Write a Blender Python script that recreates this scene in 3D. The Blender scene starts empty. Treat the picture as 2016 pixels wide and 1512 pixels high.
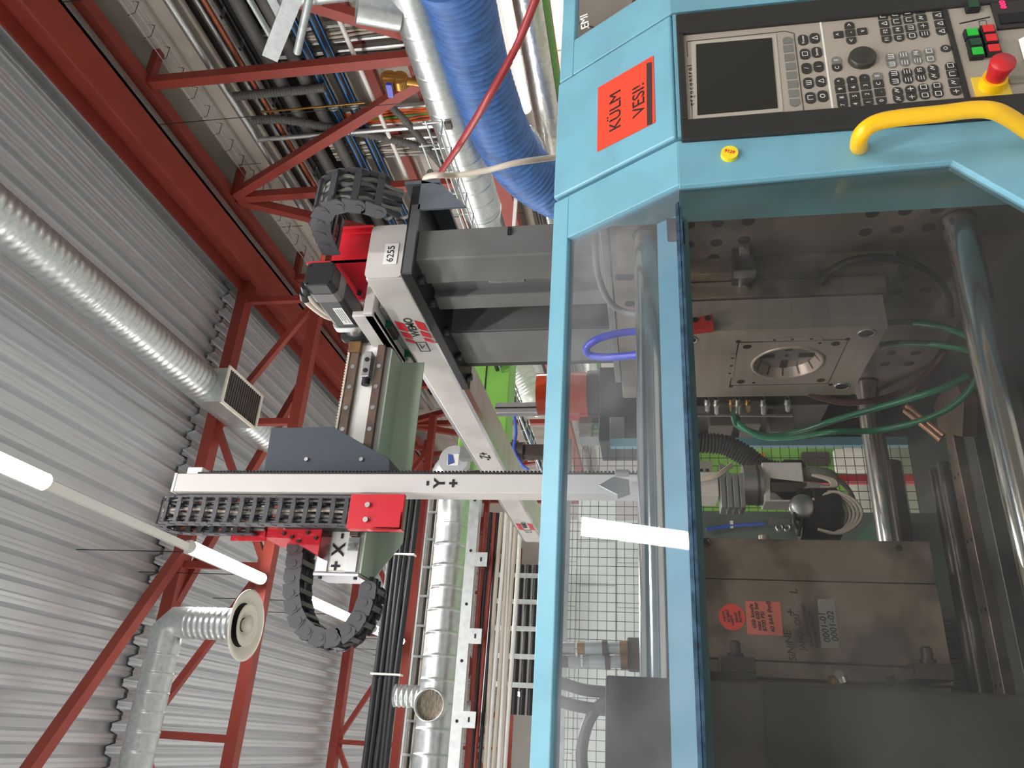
import bpy, math, random
from mathutils import Vector, Matrix
random.seed(4)
C = bpy.context.scene.collection
V = Vector
PI = math.pi
# ------------------------------------------------------------------ camera, world, exposure
YAW, PITCH, ROLL, FPX = math.radians(25.681), math.radians(10.09), math.radians(-1.1005), 1506.5
EYE = V((0, 0, 1.58))
fwd = V((math.sin(YAW) * math.cos(PITCH), math.cos(YAW) * math.cos(PITCH), math.sin(PITCH)))
r0 = V((math.cos(YAW), -math.sin(YAW), 0)); u0 = r0.cross(fwd)
RT = r0 * math.cos(ROLL) + u0 * math.sin(ROLL)      # true right
UP = -r0 * math.sin(ROLL) + u0 * math.cos(ROLL)     # true up
cam = bpy.data.cameras.new('camera'); cam.sensor_fit = 'HORIZONTAL'; cam.sensor_width = 36.0
cam.lens = 36.0 * FPX / 2016; cam.clip_start = 0.02; cam.clip_end = 200
co = bpy.data.objects.new('camera', cam); C.objects.link(co)
# the phone was held on its side: picture-right is world down
cx, cy, cz = -UP, RT, -fwd
co.matrix_world = Matrix(((cx.x, cy.x, cz.x, EYE.x), (cx.y, cy.y, cz.y, EYE.y), (cx.z, cy.z, cz.z, EYE.z), (0, 0, 0, 1)))
bpy.context.scene.camera = co
W = bpy.data.worlds.new('world'); bpy.context.scene.world = W; W.use_nodes = True
W.node_tree.nodes['Background'].inputs[0].default_value = (1.0, 0.98, 0.95, 1)
W.node_tree.nodes['Background'].inputs[1].default_value = 0.55
vs = bpy.context.scene.view_settings
vs.view_transform = 'Standard'; vs.look = 'None'; vs.gamma = 1; vs.use_curve_mapping = False
vs.exposure = 0.1
bpy.context.scene.cycles.max_bounces = 8; bpy.context.scene.cycles.transparent_max_bounces = 12
LAMP_W = 52.0

def at(u, v, ax, val):
    """world point that the photo shows at pixel (u, v), on the plane ax = val"""
    d = RT * (756 - v) + UP * (1008 - u) + fwd * FPX
    i = 'xyz'.index(ax)
    return EYE + d * ((val - EYE[i]) / d[i])

# ------------------------------------------------------------------ materials
def lin(c):
    return tuple((x / 12.92 if x <= 0.04045 else ((x + 0.055) / 1.055) ** 2.4) for x in [k / 255 for k in c]) + (1,)
MATS = {}
def mat(name, rgb, rough=0.5, metal=0.0, var=0.0, scale=8.0, bump=0.0, stretch=None, rvar=0.0, emit=None, es=1.0, spec=None, dirt=None, dscale=3.0, damt=0.5):
    m = bpy.data.materials.new(name); m.use_nodes = True; MATS[name] = m
    N, L = m.node_tree.nodes, m.node_tree.links
    b = N['Principled BSDF']; b.inputs['Base Color'].default_value = lin(rgb)
    b.inputs['Roughness'].default_value = rough; b.inputs['Metallic'].default_value = metal
    if spec is not None: b.inputs['Specular IOR Level'].default_value = spec
    if emit: b.inputs['Emission Color'].default_value = lin(emit); b.inputs['Emission Strength'].default_value = es
    if var or bump or rvar or dirt:
        tc = N.new('ShaderNodeTexCoord'); mp = N.new('ShaderNodeMapping')
        L.new(tc.outputs['Object'], mp.inputs[0])
        if stretch: mp.inputs['Scale'].default_value = stretch
        n = N.new('ShaderNodeTexNoise'); n.inputs['Scale'].default_value = scale; n.inputs['Detail'].default_value = 5
        L.new(mp.outputs[0], n.inputs['Vector'])
        src = None
        if var:
            r = N.new('ShaderNodeValToRGB')
            c = lin(rgb); r.color_ramp.elements[0].position = 0.3; r.color_ramp.elements[1].position = 0.7
            r.color_ramp.elements[0].color = tuple(x * (1 - var) for x in c[:3]) + (1,)
            r.color_ramp.elements[1].color = tuple(min(1, x * (1 + var)) for x in c[:3]) + (1,)
            L.new(n.outputs[0], r.inputs[0]); src = r.outputs[0]
        if dirt:
            n2 = N.new('ShaderNodeTexNoise'); n2.inputs['Scale'].default_value = dscale; n2.inputs['Detail'].default_value = 8
            L.new(tc.outputs['Object'], n2.inputs['Vector'])
            r2 = N.new('ShaderNodeValToRGB'); r2.color_ramp.elements[0].position = 0.49; r2.color_ramp.elements[1].position = 0.6
            r2.color_ramp.elements[0].color = (0, 0, 0, 1); r2.color_ramp.elements[1].color = (damt, damt, damt, 1)
            L.new(n2.outputs[0], r2.inputs[0])
            mx = N.new('ShaderNodeMix'); mx.data_type = 'RGBA'
            L.new(r2.outputs[0], mx.inputs[0])
            if src: L.new(src, mx.inputs[6])
            else: mx.inputs[6].default_value = lin(rgb)
            mx.inputs[7].default_value = lin(dirt); src = mx.outputs[2]
        if src: L.new(src, b.inputs['Base Color'])
        if rvar:
            mr = N.new('ShaderNodeMapRange'); mr.inputs[3].default_value = max(0.02, rough - rvar); mr.inputs[4].default_value = rough + rvar
            L.new(n.outputs[0], mr.inputs[0]); L.new(mr.outputs[0], b.inputs['Roughness'])
        if bump:
            bp = N.new('ShaderNodeBump'); bp.inputs['Strength'].default_value = bump; bp.inputs['Distance'].default_value = 0.01
            L.new(n.outputs[0], bp.inputs['Height']); L.new(bp.outputs[0], b.inputs['Normal'])
    return m
def pane_mat(name, tint, haze, ior=1.49, rough=0.015):
    m = bpy.data.materials.new(name); m.use_nodes = True; MATS[name] = m
    N, L = m.node_tree.nodes, m.node_tree.links
    for n in list(N): N.remove(n)
    out = N.new('ShaderNodeOutputMaterial'); tr = N.new('ShaderNodeBsdfTransparent'); gl = N.new('ShaderNodeBsdfGlossy')
    df = N.new('ShaderNodeBsdfDiffuse'); fr = N.new('ShaderNodeFresnel'); mx = N.new('ShaderNodeMixShader'); m2 = N.new('ShaderNodeMixShader')
    tr.inputs[0].default_value = lin(tint); gl.inputs['Roughness'].default_value = rough; fr.inputs[0].default_value = ior
    df.inputs[0].default_value = (0.8, 0.8, 0.8, 1)
    tc = N.new('ShaderNodeTexCoord'); nz = N.new('ShaderNodeTexNoise'); nz.inputs['Scale'].default_value = 5; nz.inputs['Detail'].default_value = 9
    rp = N.new('ShaderNodeMapRange'); rp.inputs[1].default_value = 0.42; rp.inputs[2].default_value = 0.75; rp.inputs[3].default_value = haze * 0.25; rp.inputs[4].default_value = haze
    L.new(tc.outputs['Object'], nz.inputs['Vector']); L.new(nz.outputs[0], rp.inputs[0])
    L.new(rp.outputs[0], m2.inputs[0]); L.new(tr.outputs[0], m2.inputs[1]); L.new(df.outputs[0], m2.inputs[2])
    L.new(fr.outputs[0], mx.inputs[0]); L.new(m2.outputs[0], mx.inputs[1]); L.new(gl.outputs[0], mx.inputs[2])
    L.new(mx.outputs[0], out.inputs[0])
    return m
teal = mat('teal_paint', (114, 168, 188), 0.38, var=0.03, scale=3, dirt=(92, 132, 138), dscale=9, damt=0.22)
teal_dark = mat('teal_paint_inner', (112, 172, 184), 0.45, var=0.05)
red_steel = mat('red_steel', (150, 62, 52), 0.5, var=0.08, scale=4)
red_robot = mat('red_robot_paint', (205, 32, 48), 0.35, var=0.03)
light_grey = mat('robot_grey', (205, 200, 196), 0.42, var=0.03, scale=4, dirt=(150, 145, 140), dscale=6, damt=0.25)
white_alu = mat('white_aluminium', (208, 203, 200), 0.4, var=0.02)
alu = mat('aluminium', (190, 190, 192), 0.34, 0.9, var=0.05, scale=20)
steel_col = mat('column_grey', (116, 116, 116), 0.3, 0.2, var=0.15, scale=7, bump=0.05, dirt=(150, 146, 142), dscale=4, damt=0.45)
black_steel = mat('blackened_steel', (44, 44, 46), 0.45, 0.3)
galv = mat('galvanised', (200, 204, 204), 0.38, 0.85, var=0.1, scale=30, rvar=0.1)
deck_mat = mat('roof_deck_zinc', (214, 217, 220), 0.38, 0.55, rvar=0.05, scale=3)
chain_mat = mat('chain_plastic', (62, 61, 66), 0.42, var=0.08)
chain_face = mat('chain_side_plastic', (76, 75, 80), 0.5, var=0.1)
cable_grey = mat('cable_sheath_grey', (120, 116, 110), 0.5, var=0.15)
cable_black = mat('cable_sheath_black', (34, 34, 38), 0.45)
cable_beige = mat('cable_sheath_beige', (206, 194, 180), 0.5)
cable_orange = mat('cable_sheath_orange', (226, 104, 40), 0.5)
cable_green = mat('cable_sheath_green', (84, 140, 52), 0.5)
cable_blue = mat('tube_blue', (60, 96, 190), 0.3)
cover_mat = mat('cover_slate', (66, 72, 84), 0.5, var=0.06)
green_box = mat('green_grey_panel', (186, 204, 182), 0.45, var=0.03)
green_mach = mat('lime_machine_paint', (122, 180, 78), 0.4, var=0.06)
rust_rail = mat('rail_brown', (120, 102, 90), 0.4, 0.6, var=0.3, scale=20)
wall_mat = mat('wall_beige', (190, 182, 172), 0.8, var=0.05, scale=2)
white_wall = mat('wall_white', (232, 230, 224), 0.8, var=0.03, scale=2)
floor_mat = mat('floor_grey', (186, 186, 184), 0.5, var=0.1, scale=2)
platen_mat = mat('platen_steel', (138, 122, 112), 0.42, 0.2, var=0.16, scale=5, rvar=0.1, dirt=(60, 52, 46), dscale=5, damt=0.6)
mould_mat = mat('mould_steel', (178, 164, 154), 0.34, 0.3, var=0.08, scale=6, stretch=(1, 1, 12), rvar=0.1)
mould_old = mat('mould_steel_stained', (142, 128, 114), 0.38, 0.2, var=0.12, scale=5, dirt=(52, 44, 36), dscale=7, damt=0.7, rvar=0.1)
chrome = mat('chromed_bar', (236, 236, 236), 0.16, 0.95, rvar=0.05, scale=40, stretch=(0.2, 6, 6))
dark_iron = mat('dark_iron', (74, 66, 62), 0.4, 0.3, var=0.2, scale=12)
mplaten_mat = mat('moving_platen_paint', (70, 66, 64), 0.35, 0.1, var=0.1, scale=3)
hole_mat = mat('bore_black', (20, 18, 17), 0.7)
cavity_mat = mat('cavity_polished', (190, 182, 180), 0.25, 0.8)
green_hose = mat('hose_green', (26, 116, 82), 0.25)
brown_hose = mat('hose_brown', (92, 58, 58), 0.35)
dark_hose = mat('hose_dark', (52, 48, 46), 0.4)
blue_hose = mat('hose_royal_blue', (38, 56, 190), 0.25)
brass = mat('brass', (176, 132, 70), 0.3, 0.9)
blue_duct = mat('blue_duct_fabric', (66, 104, 164), 0.5, var=0.25, scale=9)
white_paint = mat('white_paint', (236, 234, 230), 0.4)
beige_fit = mat('diffuser_cream', (230, 224, 212), 0.45, var=0.04)
copper = mat('copper_pipe', (158, 88, 62), 0.4, 0.6, var=0.1)
pipe_grey = mat('pipe_dark_grey', (92, 90, 88), 0.55, var=0.08)
pipe_black = mat('pipe_black_blue', (30, 42, 54), 0.3)
blue_stripe = mat('pipe_stripe_blue', (46, 120, 190), 0.4)
foil = mat('foil_wrap', (212, 208, 198), 0.3, 0.8, var=0.1, scale=20, bump=0.6)
bezel_mat = mat('console_bezel', (36, 35, 34), 0.5, var=0.06)
face_mat = mat('console_face', (162, 152, 140), 0.5, var=0.03)
key_dark = mat('key_dark', (46, 45, 44), 0.45)
key_mid = mat('key_grey', (112, 112, 108), 0.45)
legend_mat = mat('legend_white', (226, 224, 218), 0.5)
ink = mat('ink_black', (22, 20, 20), 0.6)
grey_ink = mat('ink_grey', (62, 66, 66), 0.6)
red_ink = mat('logo_red', (214, 46, 58), 0.5)
screen_mat = mat('screen_off', (30, 32, 28), 0.12)
yellow = mat('yellow_paint', (244, 190, 20), 0.3, var=0.03)
yellow_flat = mat('yellow_magnet', (240, 214, 40), 0.45)
red_sign = mat('sign_orange_red', (226, 70, 48), 0.42)
note_pink = mat('note_salmon', (226, 120, 104), 0.6)
note_red = mat('sticker_red', (238, 70, 56), 0.5)
tape_grey = mat('tape_clear_grey', (150, 148, 138), 0.35)
paper = mat('paper_white', (236, 234, 230), 0.7)
red_btn = mat('button_red', (214, 36, 40), 0.4)
grn_btn = mat('button_green_dark', (20, 66, 40), 0.35)
grn_lit = mat('button_green_lit', (24, 120, 40), 0.35, emit=(20, 220, 50), es=0.35)
led_red = mat('led_red', (240, 20, 60), 0.4, emit=(255, 30, 80), es=3.0)
rubber = mat('rubber_black', (26, 26, 28), 0.6)
tube_emit = mat('lamp_diffuser', (255, 255, 255), 0.4, emit=(255, 253, 248), es=60.0)
bearing_green = mat('bearing_seal_green', (16, 104, 78), 0.4)
amber = mat('amber_acrylic', (190, 66, 36), 0.12)
edge_glass = mat('acrylic_edge', (52, 74, 92), 0.12, var=0.5, scale=60)
upper_glass = pane_mat('acrylic_upper', (236, 240, 243), 0.13, 1.22)
lower_glass = pane_mat('acrylic_lower', (232, 230, 226), 0.03, 1.25)

# ------------------------------------------------------------------ mesh builder
class MB:
    def __init__(s): s.v, s.f, s.sm = [], [], []
    def add(s, vs, fs, smooth=False):
        o = len(s.v); s.v += [tuple(p) for p in vs]
        for f in fs: s.f.append([i + o for i in f]); s.sm.append(smooth)
        return s
    def hexa(s, a, b):          # a, b: two matching rings of points
        n = len(a)
        return s.add(list(a) + list(b), [list(range(n))[::-1], list(range(n, 2 * n))] + [[i, (i + 1) % n, n + (i + 1) % n, n + i] for i in range(n)])
    def box(s, p, q):
        x0, x1 = sorted((p[0], q[0])); y0, y1 = sorted((p[1], q[1])); z0, z1 = sorted((p[2], q[2]))
        return s.hexa([(x0, y0, z0), (x1, y0, z0), (x1, y1, z0), (x0, y1, z0)], [(x0, y0, z1), (x1, y0, z1), (x1, y1, z1), (x0, y1, z1)])
    def prism(s, poly, vec):
        poly = [V(p) for p in poly]; vec = V(vec)
        return s.hexa(poly, [p + vec for p in poly])
    def bar(s, p, q, w, h, up=(0, 0, 1)):
        p, q = V(p), V(q); t = (q - p).normalized(); up = V(up)
        if abs(t.dot(up)) > 0.98: up = V((0, 1, 0))
        a = t.cross(up).normalized() * (w / 2); b = a.cross(t).normalized() * (h / 2)
        return s.hexa([p - a - b, p + a - b, p + a + b, p - a + b], [q - a - b, q + a - b, q + a + b, q - a + b])
    def cyl(s, p, q, r, n=16, r2=None, cap=True):
        p, q = V(p), V(q); t = (q - p).normalized(); r2 = r if r2 is None else r2
        a = t.orthogonal().normalized(); b = t.cross(a)
        A = [p + (a * math.cos(2 * PI * i / n) + b * math.sin(2 * PI * i / n)) * r for i in range(n)]
        B = [q + (a * math.cos(2 * PI * i / n) + b * math.sin(2 * PI * i / n)) * r2 for i in range(n)]
        s.add(A + B, [[i, (i + 1) % n, n + (i + 1) % n, n + i] for i in range(n)], True)
        if cap: s.add(A, [list(range(n))[::-1]]); s.add(B, [list(range(n))])
        return s
    def tube(s, pts, r, n=10, cap=True):
        pts = [V(p) for p in pts]; R = r if isinstance(r, (list, tuple)) else [r] * len(pts)
        ts = [(pts[min(i + 1, len(pts) - 1)] - pts[max(i - 1, 0)]).normalized() for i in range(len(pts))]
        a = ts[0].orthogonal().normalized(); vs = []
        for i, p in enumerate(pts):
            a = (a - ts[i] * a.dot(ts[i])).normalized(); b = ts[i].cross(a)
            vs += [p + (a * math.cos(2 * PI * k / n) + b * math.sin(2 * PI * k / n)) * R[i] for k in range(n)]
        m = len(pts)
        s.add(vs, [[i * n + k, i * n + (k + 1) % n, (i + 1) * n + (k + 1) % n, (i + 1) * n + k] for i in range(m - 1) for k in range(n)], True)
        if cap: s.add(vs[:n], [list(range(n))[::-1]]); s.add(vs[-n:], [list(range(n))])
        return s
    def lathe(s, p, t, prof, n=24):   # prof: (distance along t, radius)
        p, t = V(p), V(t).normalized(); a = t.orthogonal().normalized(); b = t.cross(a); vs = []
        for d, r in prof: vs += [p + t * d + (a * math.cos(2 * PI * k / n) + b * math.sin(2 * PI * k / n)) * r for k in range(n)]
        return s.add(vs, [[i * n + k, i * n + (k + 1) % n, (i + 1) * n + (k + 1) % n, (i + 1) * n + k] for i in range(len(prof) - 1) for k in range(n)], True)
    def mesh(s, name):
        me = bpy.data.meshes.new(name); me.from_pydata(s.v, [], s.f); me.polygons.foreach_set('use_smooth', s.sm); me.update()
        return me
ROOTS, TAGGED = [], []
def link(name, me, m, parent=None, bev=0):
    o = bpy.data.objects.new(name, me); C.objects.link(o)
    if m is not None and not me.materials: me.materials.append(m)
    if parent: o.parent = parent
    if bev:
        b = o.modifiers.new('bevel', 'BEVEL'); b.width = bev; b.segments = 2; b.limit_method = 'ANGLE'
    return o
def obj(name, mb, m, parent=None, bev=0): return link(name, mb.mesh(name), m, parent, bev)
def props(o, label, cat, group=None, kind=None):
    o['label'] = label; o['category'] = cat
    if group: o['group'] = group
    if kind: o['kind'] = kind
def thing(name, label, cat, group=None):
    o = bpy.data.objects.new(name, None); C.objects.link(o); o.empty_display_size = 0.1
    props(o, label, cat, group); ROOTS.append(o); return o
def one(name, mb, m, label, cat, group=None, bev=0, kind=None):
    o = obj(name, mb, m, None, bev); props(o, label, cat, group, kind); TAGGED.append(o); return o
def struct(name, mb, m, parent=None, bev=0):
    o = obj(name, mb, m, parent, bev)
    if not parent: o['kind'] = 'structure'
    return o
def spline(pts, k=8):
    pts = [V(p) for p in pts]; P = [2 * pts[0] - pts[1]] + pts + [2 * pts[-1] - pts[-2]]; out = []
    for i in range(1, len(P) - 2):
        a, b, c, d = P[i - 1:i + 3]
        for j in range(k):
            t = j / k
            out.append(0.5 * ((2 * b) + (c - a) * t + (2 * a - 5 * b + 4 * c - d) * t * t + (3 * b - a - 3 * c + d) * t ** 3))
    return out + [pts[-1]]
def resample(pts, step):
    out = [pts[0]]; acc = 0
    for a, b in zip(pts, pts[1:]):
        L = (b - a).length; d = step - acc
        while d <= L and L > 0: out.append(a + (b - a) * (d / L)); d += step
        acc = L - (d - step)
    return out
def ribbed(pts, r, pitch, amp, n=12):
    q = resample([V(p) for p in pts], pitch / 4); rad = [r + amp * (1, 0.4, -1, 0.4)[i % 4] for i in range(len(q))]
    return MB().tube(q, rad, n)
def duct(p, q, r, pitch=0.14, n=24):   # straight folded-seam duct
    p, q = V(p), V(q); L = (q - p).length; prof = [(0, r)]; d = pitch / 2
    while d < L - 0.02:
        prof += [(d - 0.016, r), (d - 0.005, r), (d - 0.002, r + 0.004), (d + 0.002, r + 0.004), (d + 0.005, r), (d + 0.016, r)]; d += pitch
    prof.append((L, r)); return MB().lathe(p, q - p, prof, n)
TXT = {}
def text(s, size, o, xd, yd, m, parent, name='lettering', align='CENTER', shear=0.0, bold=0.0, ext=0.0004):
    c = bpy.data.curves.new(name, 'FONT'); c.body = s; c.size = size; c.align_x = align; c.align_y = 'CENTER'; c.shear = shear
    c.offset = bold; c.extrude = ext; c.resolution_u = 3
    t = bpy.data.objects.new(name, c); C.objects.link(t)
    bpy.context.view_layer.update()
    me = bpy.data.meshes.new_from_object(t.evaluated_get(bpy.context.evaluated_depsgraph_get()))
    bpy.data.objects.remove(t); bpy.data.curves.remove(c)
    xd, yd = V(xd).normalized(), V(yd).normalized(); zd = xd.cross(yd)
    me.transform(Matrix(((xd.x, yd.x, zd.x, o[0]), (xd.y, yd.y, zd.y, o[1]), (xd.z, yd.z, zd.z, o[2]), (0, 0, 0, 1))))
    me.materials.clear(); me.name = name
    return link(name, me, m, parent)
XD, YD, ZD = V((1, 0, 0)), V((0, 1, 0)), V((0, 0, 1))
def bolts(name, pts, d, r, h, m, parent, n=8):
    for p in pts: obj(name, MB().cyl(V(p), V(p) + V(d) * h, r, n), m, parent)

# ------------------------------------------------------------------ the hall
ZR = 6.6
ceil = struct('ceiling', MB().box((-9, -6.2, ZR + 0.14), (6.3, 30, ZR + 0.22)), deck_mat)
TR_Y = [2.3, 7.4, 12.5, 17.6, 22.7]
def deck(x0, x1, y0, y1, z):
    pitch, pr = 0.2, []
    n = int(round((x1 - x0) / pitch))
    for i in range(n):
        a = x0 + i * pitch
        pr += [(a, 0), (a + 0.03, 0), (a + 0.034, 0.008), (a + 0.042, 0.008), (a + 0.046, 0), (a + 0.075, 0), (a + 0.105, 0.085), (a + 0.13, 0.085), (a + 0.135, 0.078), (a + 0.145, 0.078), (a + 0.15, 0.085), (a + 0.17, 0.085)]
    pr.append((x1, 0))
    mb = MB(); k = len(pr)
    mb.add([(x, y0, z + h) for x, h in pr] + [(x, y1, z + h + 0.012) for x, h in pr], [[i, i + 1, k + i + 1, k + i] for i in range(k - 1)])
    return mb
bays = [(-5.9, TR_Y[0] + 0.12)] + [(TR_Y[i] - 0.12, TR_Y[i + 1] + 0.12) for i in range(4)] + [(22.6, 29.5)]
for j, (a, b) in enumerate(bays):
    w = 1.0
    x = -8.6
    while x < 5.9:
        struct('roof_sheet', deck(x, x + w, a, b, ZR + 0.02 + 0.035 * (j % 2)), deck_mat, ceil); x += w
floor = struct('floor', MB().box((-9, -6.2, -0.1), (6.3, 30, 0)), floor_mat)
wr = struct('wall_right', MB().box((6.06, -6.2, 0), (6.26, 30, ZR + 0.1)), wall_mat)
for i in range(20):
    y = -4.4 + i * 1.2
    for z0, z1 in ((0.02, 2.9), (2.92, 5.3), (5.32, 6.35)):
        struct('panel', MB().box((6.02, y, z0), (6.07, y + 1.18, z1)), wall_mat, wr)
struct('panel', MB().box((5.96, -4.4, 5.78), (6.03, 20, 5.98)), wall_mat, wr)
struct('wall_back', MB().box((-9, 29.6, 0), (6.3, 29.8, ZR + 0.1)), white_wall)
struct('wall_front', MB().box((-9, -6.2, 0), (6.3, -6, ZR + 0.1)), mat('wall_far_grey', (112, 112, 110), 0.8))
struct('wall_left', MB().box((-9.2, -6.2, 0), (-9, 30, ZR + 0.1)), white_wall)
pw_top = at(1046, 1400, 'y', 7.0).z
wp = struct('wall_partition', MB().box((-6, 7.02, 0), (1.95, 7.16, pw_top - 0.02)), white_wall)
for i in range(20):
    for k in range(6):
        z = pw_top - 0.36 * (k + 1)
        struct('panel', MB().box((-5.95 + i * 0.395 + (0.19 if k % 2 else 0), 7.0, z + 0.006), (-5.95 + i * 0.395 + 0.388 + (0.19 if k % 2 else 0), 7.03, z + 0.354)), white_wall, wp)

# roof trusses across the hall
def cross_truss(y, label, group='roof trusses across the hall'):
    t = thing('roof_truss', label, 'truss', group)
    zt, zb = ZR - 0.06, 5.42
    h = MB().box((-8.5, y - 0.08, zt - 0.13), (5.5, y + 0.08, zt))
    obj('top_chord', h, red_steel, t)
    obj('bottom_chord', MB().box((-8.5, y - 0.06, zb), (5.4, y + 0.06, zb + 0.12)), red_steel, t)
    xs = [-8.2 + i * 1.62 for i in range(9)]
    for i, x in enumerate(xs):
        obj('post', MB().bar((x, y, zb + 0.1), (x, y, zt - 0.12), 0.07, 0.07), red_steel, t)
        if i < 8:
            a, b = ((x, zt - 0.1), (xs[i + 1], zb + 0.1)) if i % 2 else ((x, zb + 0.1), (xs[i + 1], zt - 0.1))
            obj('diagonal', MB().bar((a[0] + 0.03, y, a[1]), (b[0] - 0.03, y, b[1]), 0.07, 0.07, (0, 1, 0)), red_steel, t)
            obj('gusset_plate', MB().box((b[0] - 0.16, y - 0.012, b[1] - 0.08), (b[0] + 0.16, y + 0.012, b[1] + 0.08)), red_steel, t)
    return t
names = {7.4: 'dark red lattice truss nearest, crossing just above the round ceiling diffuser', 12.5: 'second red lattice truss under the roof, beyond the nearest one',
         17.6: 'third red lattice truss under the roof, far down the hall', 22.7: 'farthest red lattice truss, last before the end wall'}
for y in TR_Y[1:]: cross_truss(y, names[y])
def beam(name, p, q, w, h, label, cat='beam', group=None, up=(0, 0, 1), m=red_steel): return one(name, MB().bar(p, q, w, h, up), m, label, cat, group)
p, q = at(375, 1062, 'z', 6.3), at(60, 1512, 'z', 6.3); beam('roof_brace', p, q + (q - p) * 0.3, 0.1, 0.1, 'long red diagonal roof brace nearest the camera, under the zinc roof', 'brace')
p, q = at(560, 760, 'z', 6.2), at(430, 1090, 'z', 6.2)
beam('roof_brace', at(600, 745, 'z', 6.0), at(345, 1185, 'z', 6.45), 0.09, 0.09, 'thin red diagonal brace running behind the slate cover to the nearest truss', 'brace')
# big I-beam along the hall
ib = thing('roof_beam', 'big red I-beam running the length of the hall below the roof', 'beam')
xb = 5.02
obj('web', MB().box((xb - 0.012, -3, 6.2), (xb + 0.012, 26, 6.5)), red_steel, ib)
obj('flange', MB().box((xb - 0.16, -3, 6.18), (xb + 0.16, 26, 6.205)), red_steel, ib)
obj('flange', MB().box((xb - 0.16, -3, 6.495), (xb + 0.16, 26, 6.52)), red_steel, ib)
one('roof_purlin', MB().box((5.34, -3, 6.36), (5.42, 26, 6.5)).box((5.34, -3, 6.36), (5.5, 26, 6.375)), galv, 'galvanised channel purlin beside the big red I-beam', 'purlin')
# long truss beside the right wall
t1 = thing('side_truss', 'tall red lattice truss along the right wall, carrying the pipes', 'truss')
X1, ZT, ZB = 5.6, 6.36, 3.12
obj('top_chord', MB().box((X1 - 0.07, -3, ZT - 0.07), (X1 + 0.07, 24, ZT + 0.07)), red_steel, t1)
obj('bottom_chord', MB().box((X1 - 0.08, -3, ZB - 0.08), (X1 + 0.08, 24, ZB + 0.08)), red_steel, t1)
yn = [4.75 + 1.72 * k for k in range(-3, 9)]
for k, y in enumerate(yn):
    obj('post', MB().bar((X1, y, ZB), (X1, y, ZT), 0.09, 0.1), red_steel, t1)
    if k + 1 < len(yn):
        a, b = ((y, ZB), (yn[k + 1], ZT)) if k % 2 else ((y, ZT), (yn[k + 1], ZB))
        obj('diagonal', MB().bar((X1, a[0], a[1]), (X1, b[0], b[1]), 0.1, 0.1, (1, 0, 0)), red_steel, t1)
for k, y in enumerate(yn[2:8]):
    g = 'wall ties of the side truss'
    od = ('nearest', 'second', 'third', 'fourth', 'fifth', 'farthest')[k]
    one('wall_tie', MB().bar((X1, y, ZT - 0.05), (6.02, y, ZT - 0.05), 0.08, 0.08), red_steel, 'short red tie from the side truss straight to the right wall, %s of six' % od, 'brace', g)
    one('wall_strut', MB().bar((X1, y + 0.02, ZT - 0.05), (6.0, y + 0.35, 6.55), 0.07, 0.07), red_steel, 'short red strut slanting from the side truss up to the eaves, %s of six' % od, 'brace', 'eaves struts of the side truss')
for z, yy in ((3.45, 4.2), (4.25, 5.0)):
    beam('wall_rail', (5.98, yy - 3, z), (5.98, yy + 6, z), 0.08, 0.1, 'red horizontal rail on the right wall, %s of the two' % ('lower' if z < 4 else 'upper'), 'rail')

# ------------------------------------------------------------------ lighting fixtures
def fixture(x, y0, L, z, label, group, pw, lamp=True):
    t = thing('strip_light', label, 'lamp', group)
    obj('housing', MB().box((x - 0.055, y0, z + 0.03), (x + 0.055, y0 + L, z + 0.07)), white_paint, t, 0.004)
    d = MB(); pts = [V((x, y0 + 0.015, z)), V((x, y0 + L - 0.015, z))]
    d.prism([(x + 0.055 * math.cos(a), y0 + 0.01, z + 0.03 + 0.06 * math.sin(a)) for a in [PI + PI * i / 8 for i in range(9)]], (0, L - 0.02, 0))
    obj('diffuser', d, tube_emit, t)
    for yy in (y0, y0 + L - 0.012): obj('end_cap', MB().prism([(x + 0.058 * math.cos(a), yy, z + 0.03 + 0.063 * math.sin(a)) for a in [PI + PI * i / 8 for i in range(9)]], (0, 0.012, 0)), white_paint, t)
    for yy in (y0 + 0.2, y0 + L - 0.2): obj('suspension_wire', MB().cyl((x, yy, z + 0.07), (x, yy, ZR + 0.06), 0.004, 6), black_steel, t)
    if lamp:
        l = bpy.data.lights.new('lamp', 'AREA'); l.shape = 'RECTANGLE'; l.size = 0.11; l.size_y = L; l.energy = pw; l.color = (1, 0.985, 0.965)
        lo = bpy.data.objects.new('lamp', l); C.objects.link(lo); lo.location = (x, y0 + L / 2, z - 0.035); lo.parent = t; lo['kind'] = 'helper'
xl_ = 1.36
row = [(-4.4, 'strip light hanging behind the camera, beyond the near pair'), (-1.6, 'strip light overhead whose reflection streaks the sloped window'), (2.82, 'nearest glowing strip light at the picture edge, cut off by it'),
       (5.88, 'glowing strip light just under the upper cable chain'), (8.27, 'strip light seen through the loop of the hanging cable chain'), (10.63, 'strip light just below the hanging cable chain, in front of the black bundle'),
       (13.1, 'small strip light between the ladder tray and the spiral duct'), (18.4, 'far strip light beside the white cable bundle, first of the three farthest'), (20.6, 'far strip light, middle of the three farthest'), (22.9, 'farthest strip light, by the white partition top')]
for y0, lb in row: fixture(xl_, y0, 1.34, 5.4, lb, 'strip lights in the nearest row', LAMP_W)
one('cable_trunking', MB().box((xl_ - 0.03, 4.16, 5.43), (xl_ + 0.03, 5.88, 5.47)), white_paint, 'white slotted trunking linking the two nearest strip lights', 'trunking')
for i in range(9): fixture(-3.2, -4.2 + i * 3.4, 1.34, 5.4, 'unseen strip light of the second row left of the machine, %s from the front wall' % ('first', 'second', 'third', 'fourth', 'fifth', 'sixth', 'seventh', 'eighth', 'ninth')[i], 'strip lights in the second row', LAMP_W)  # row out of view, carried on down the hall to brighten the far wall
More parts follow.
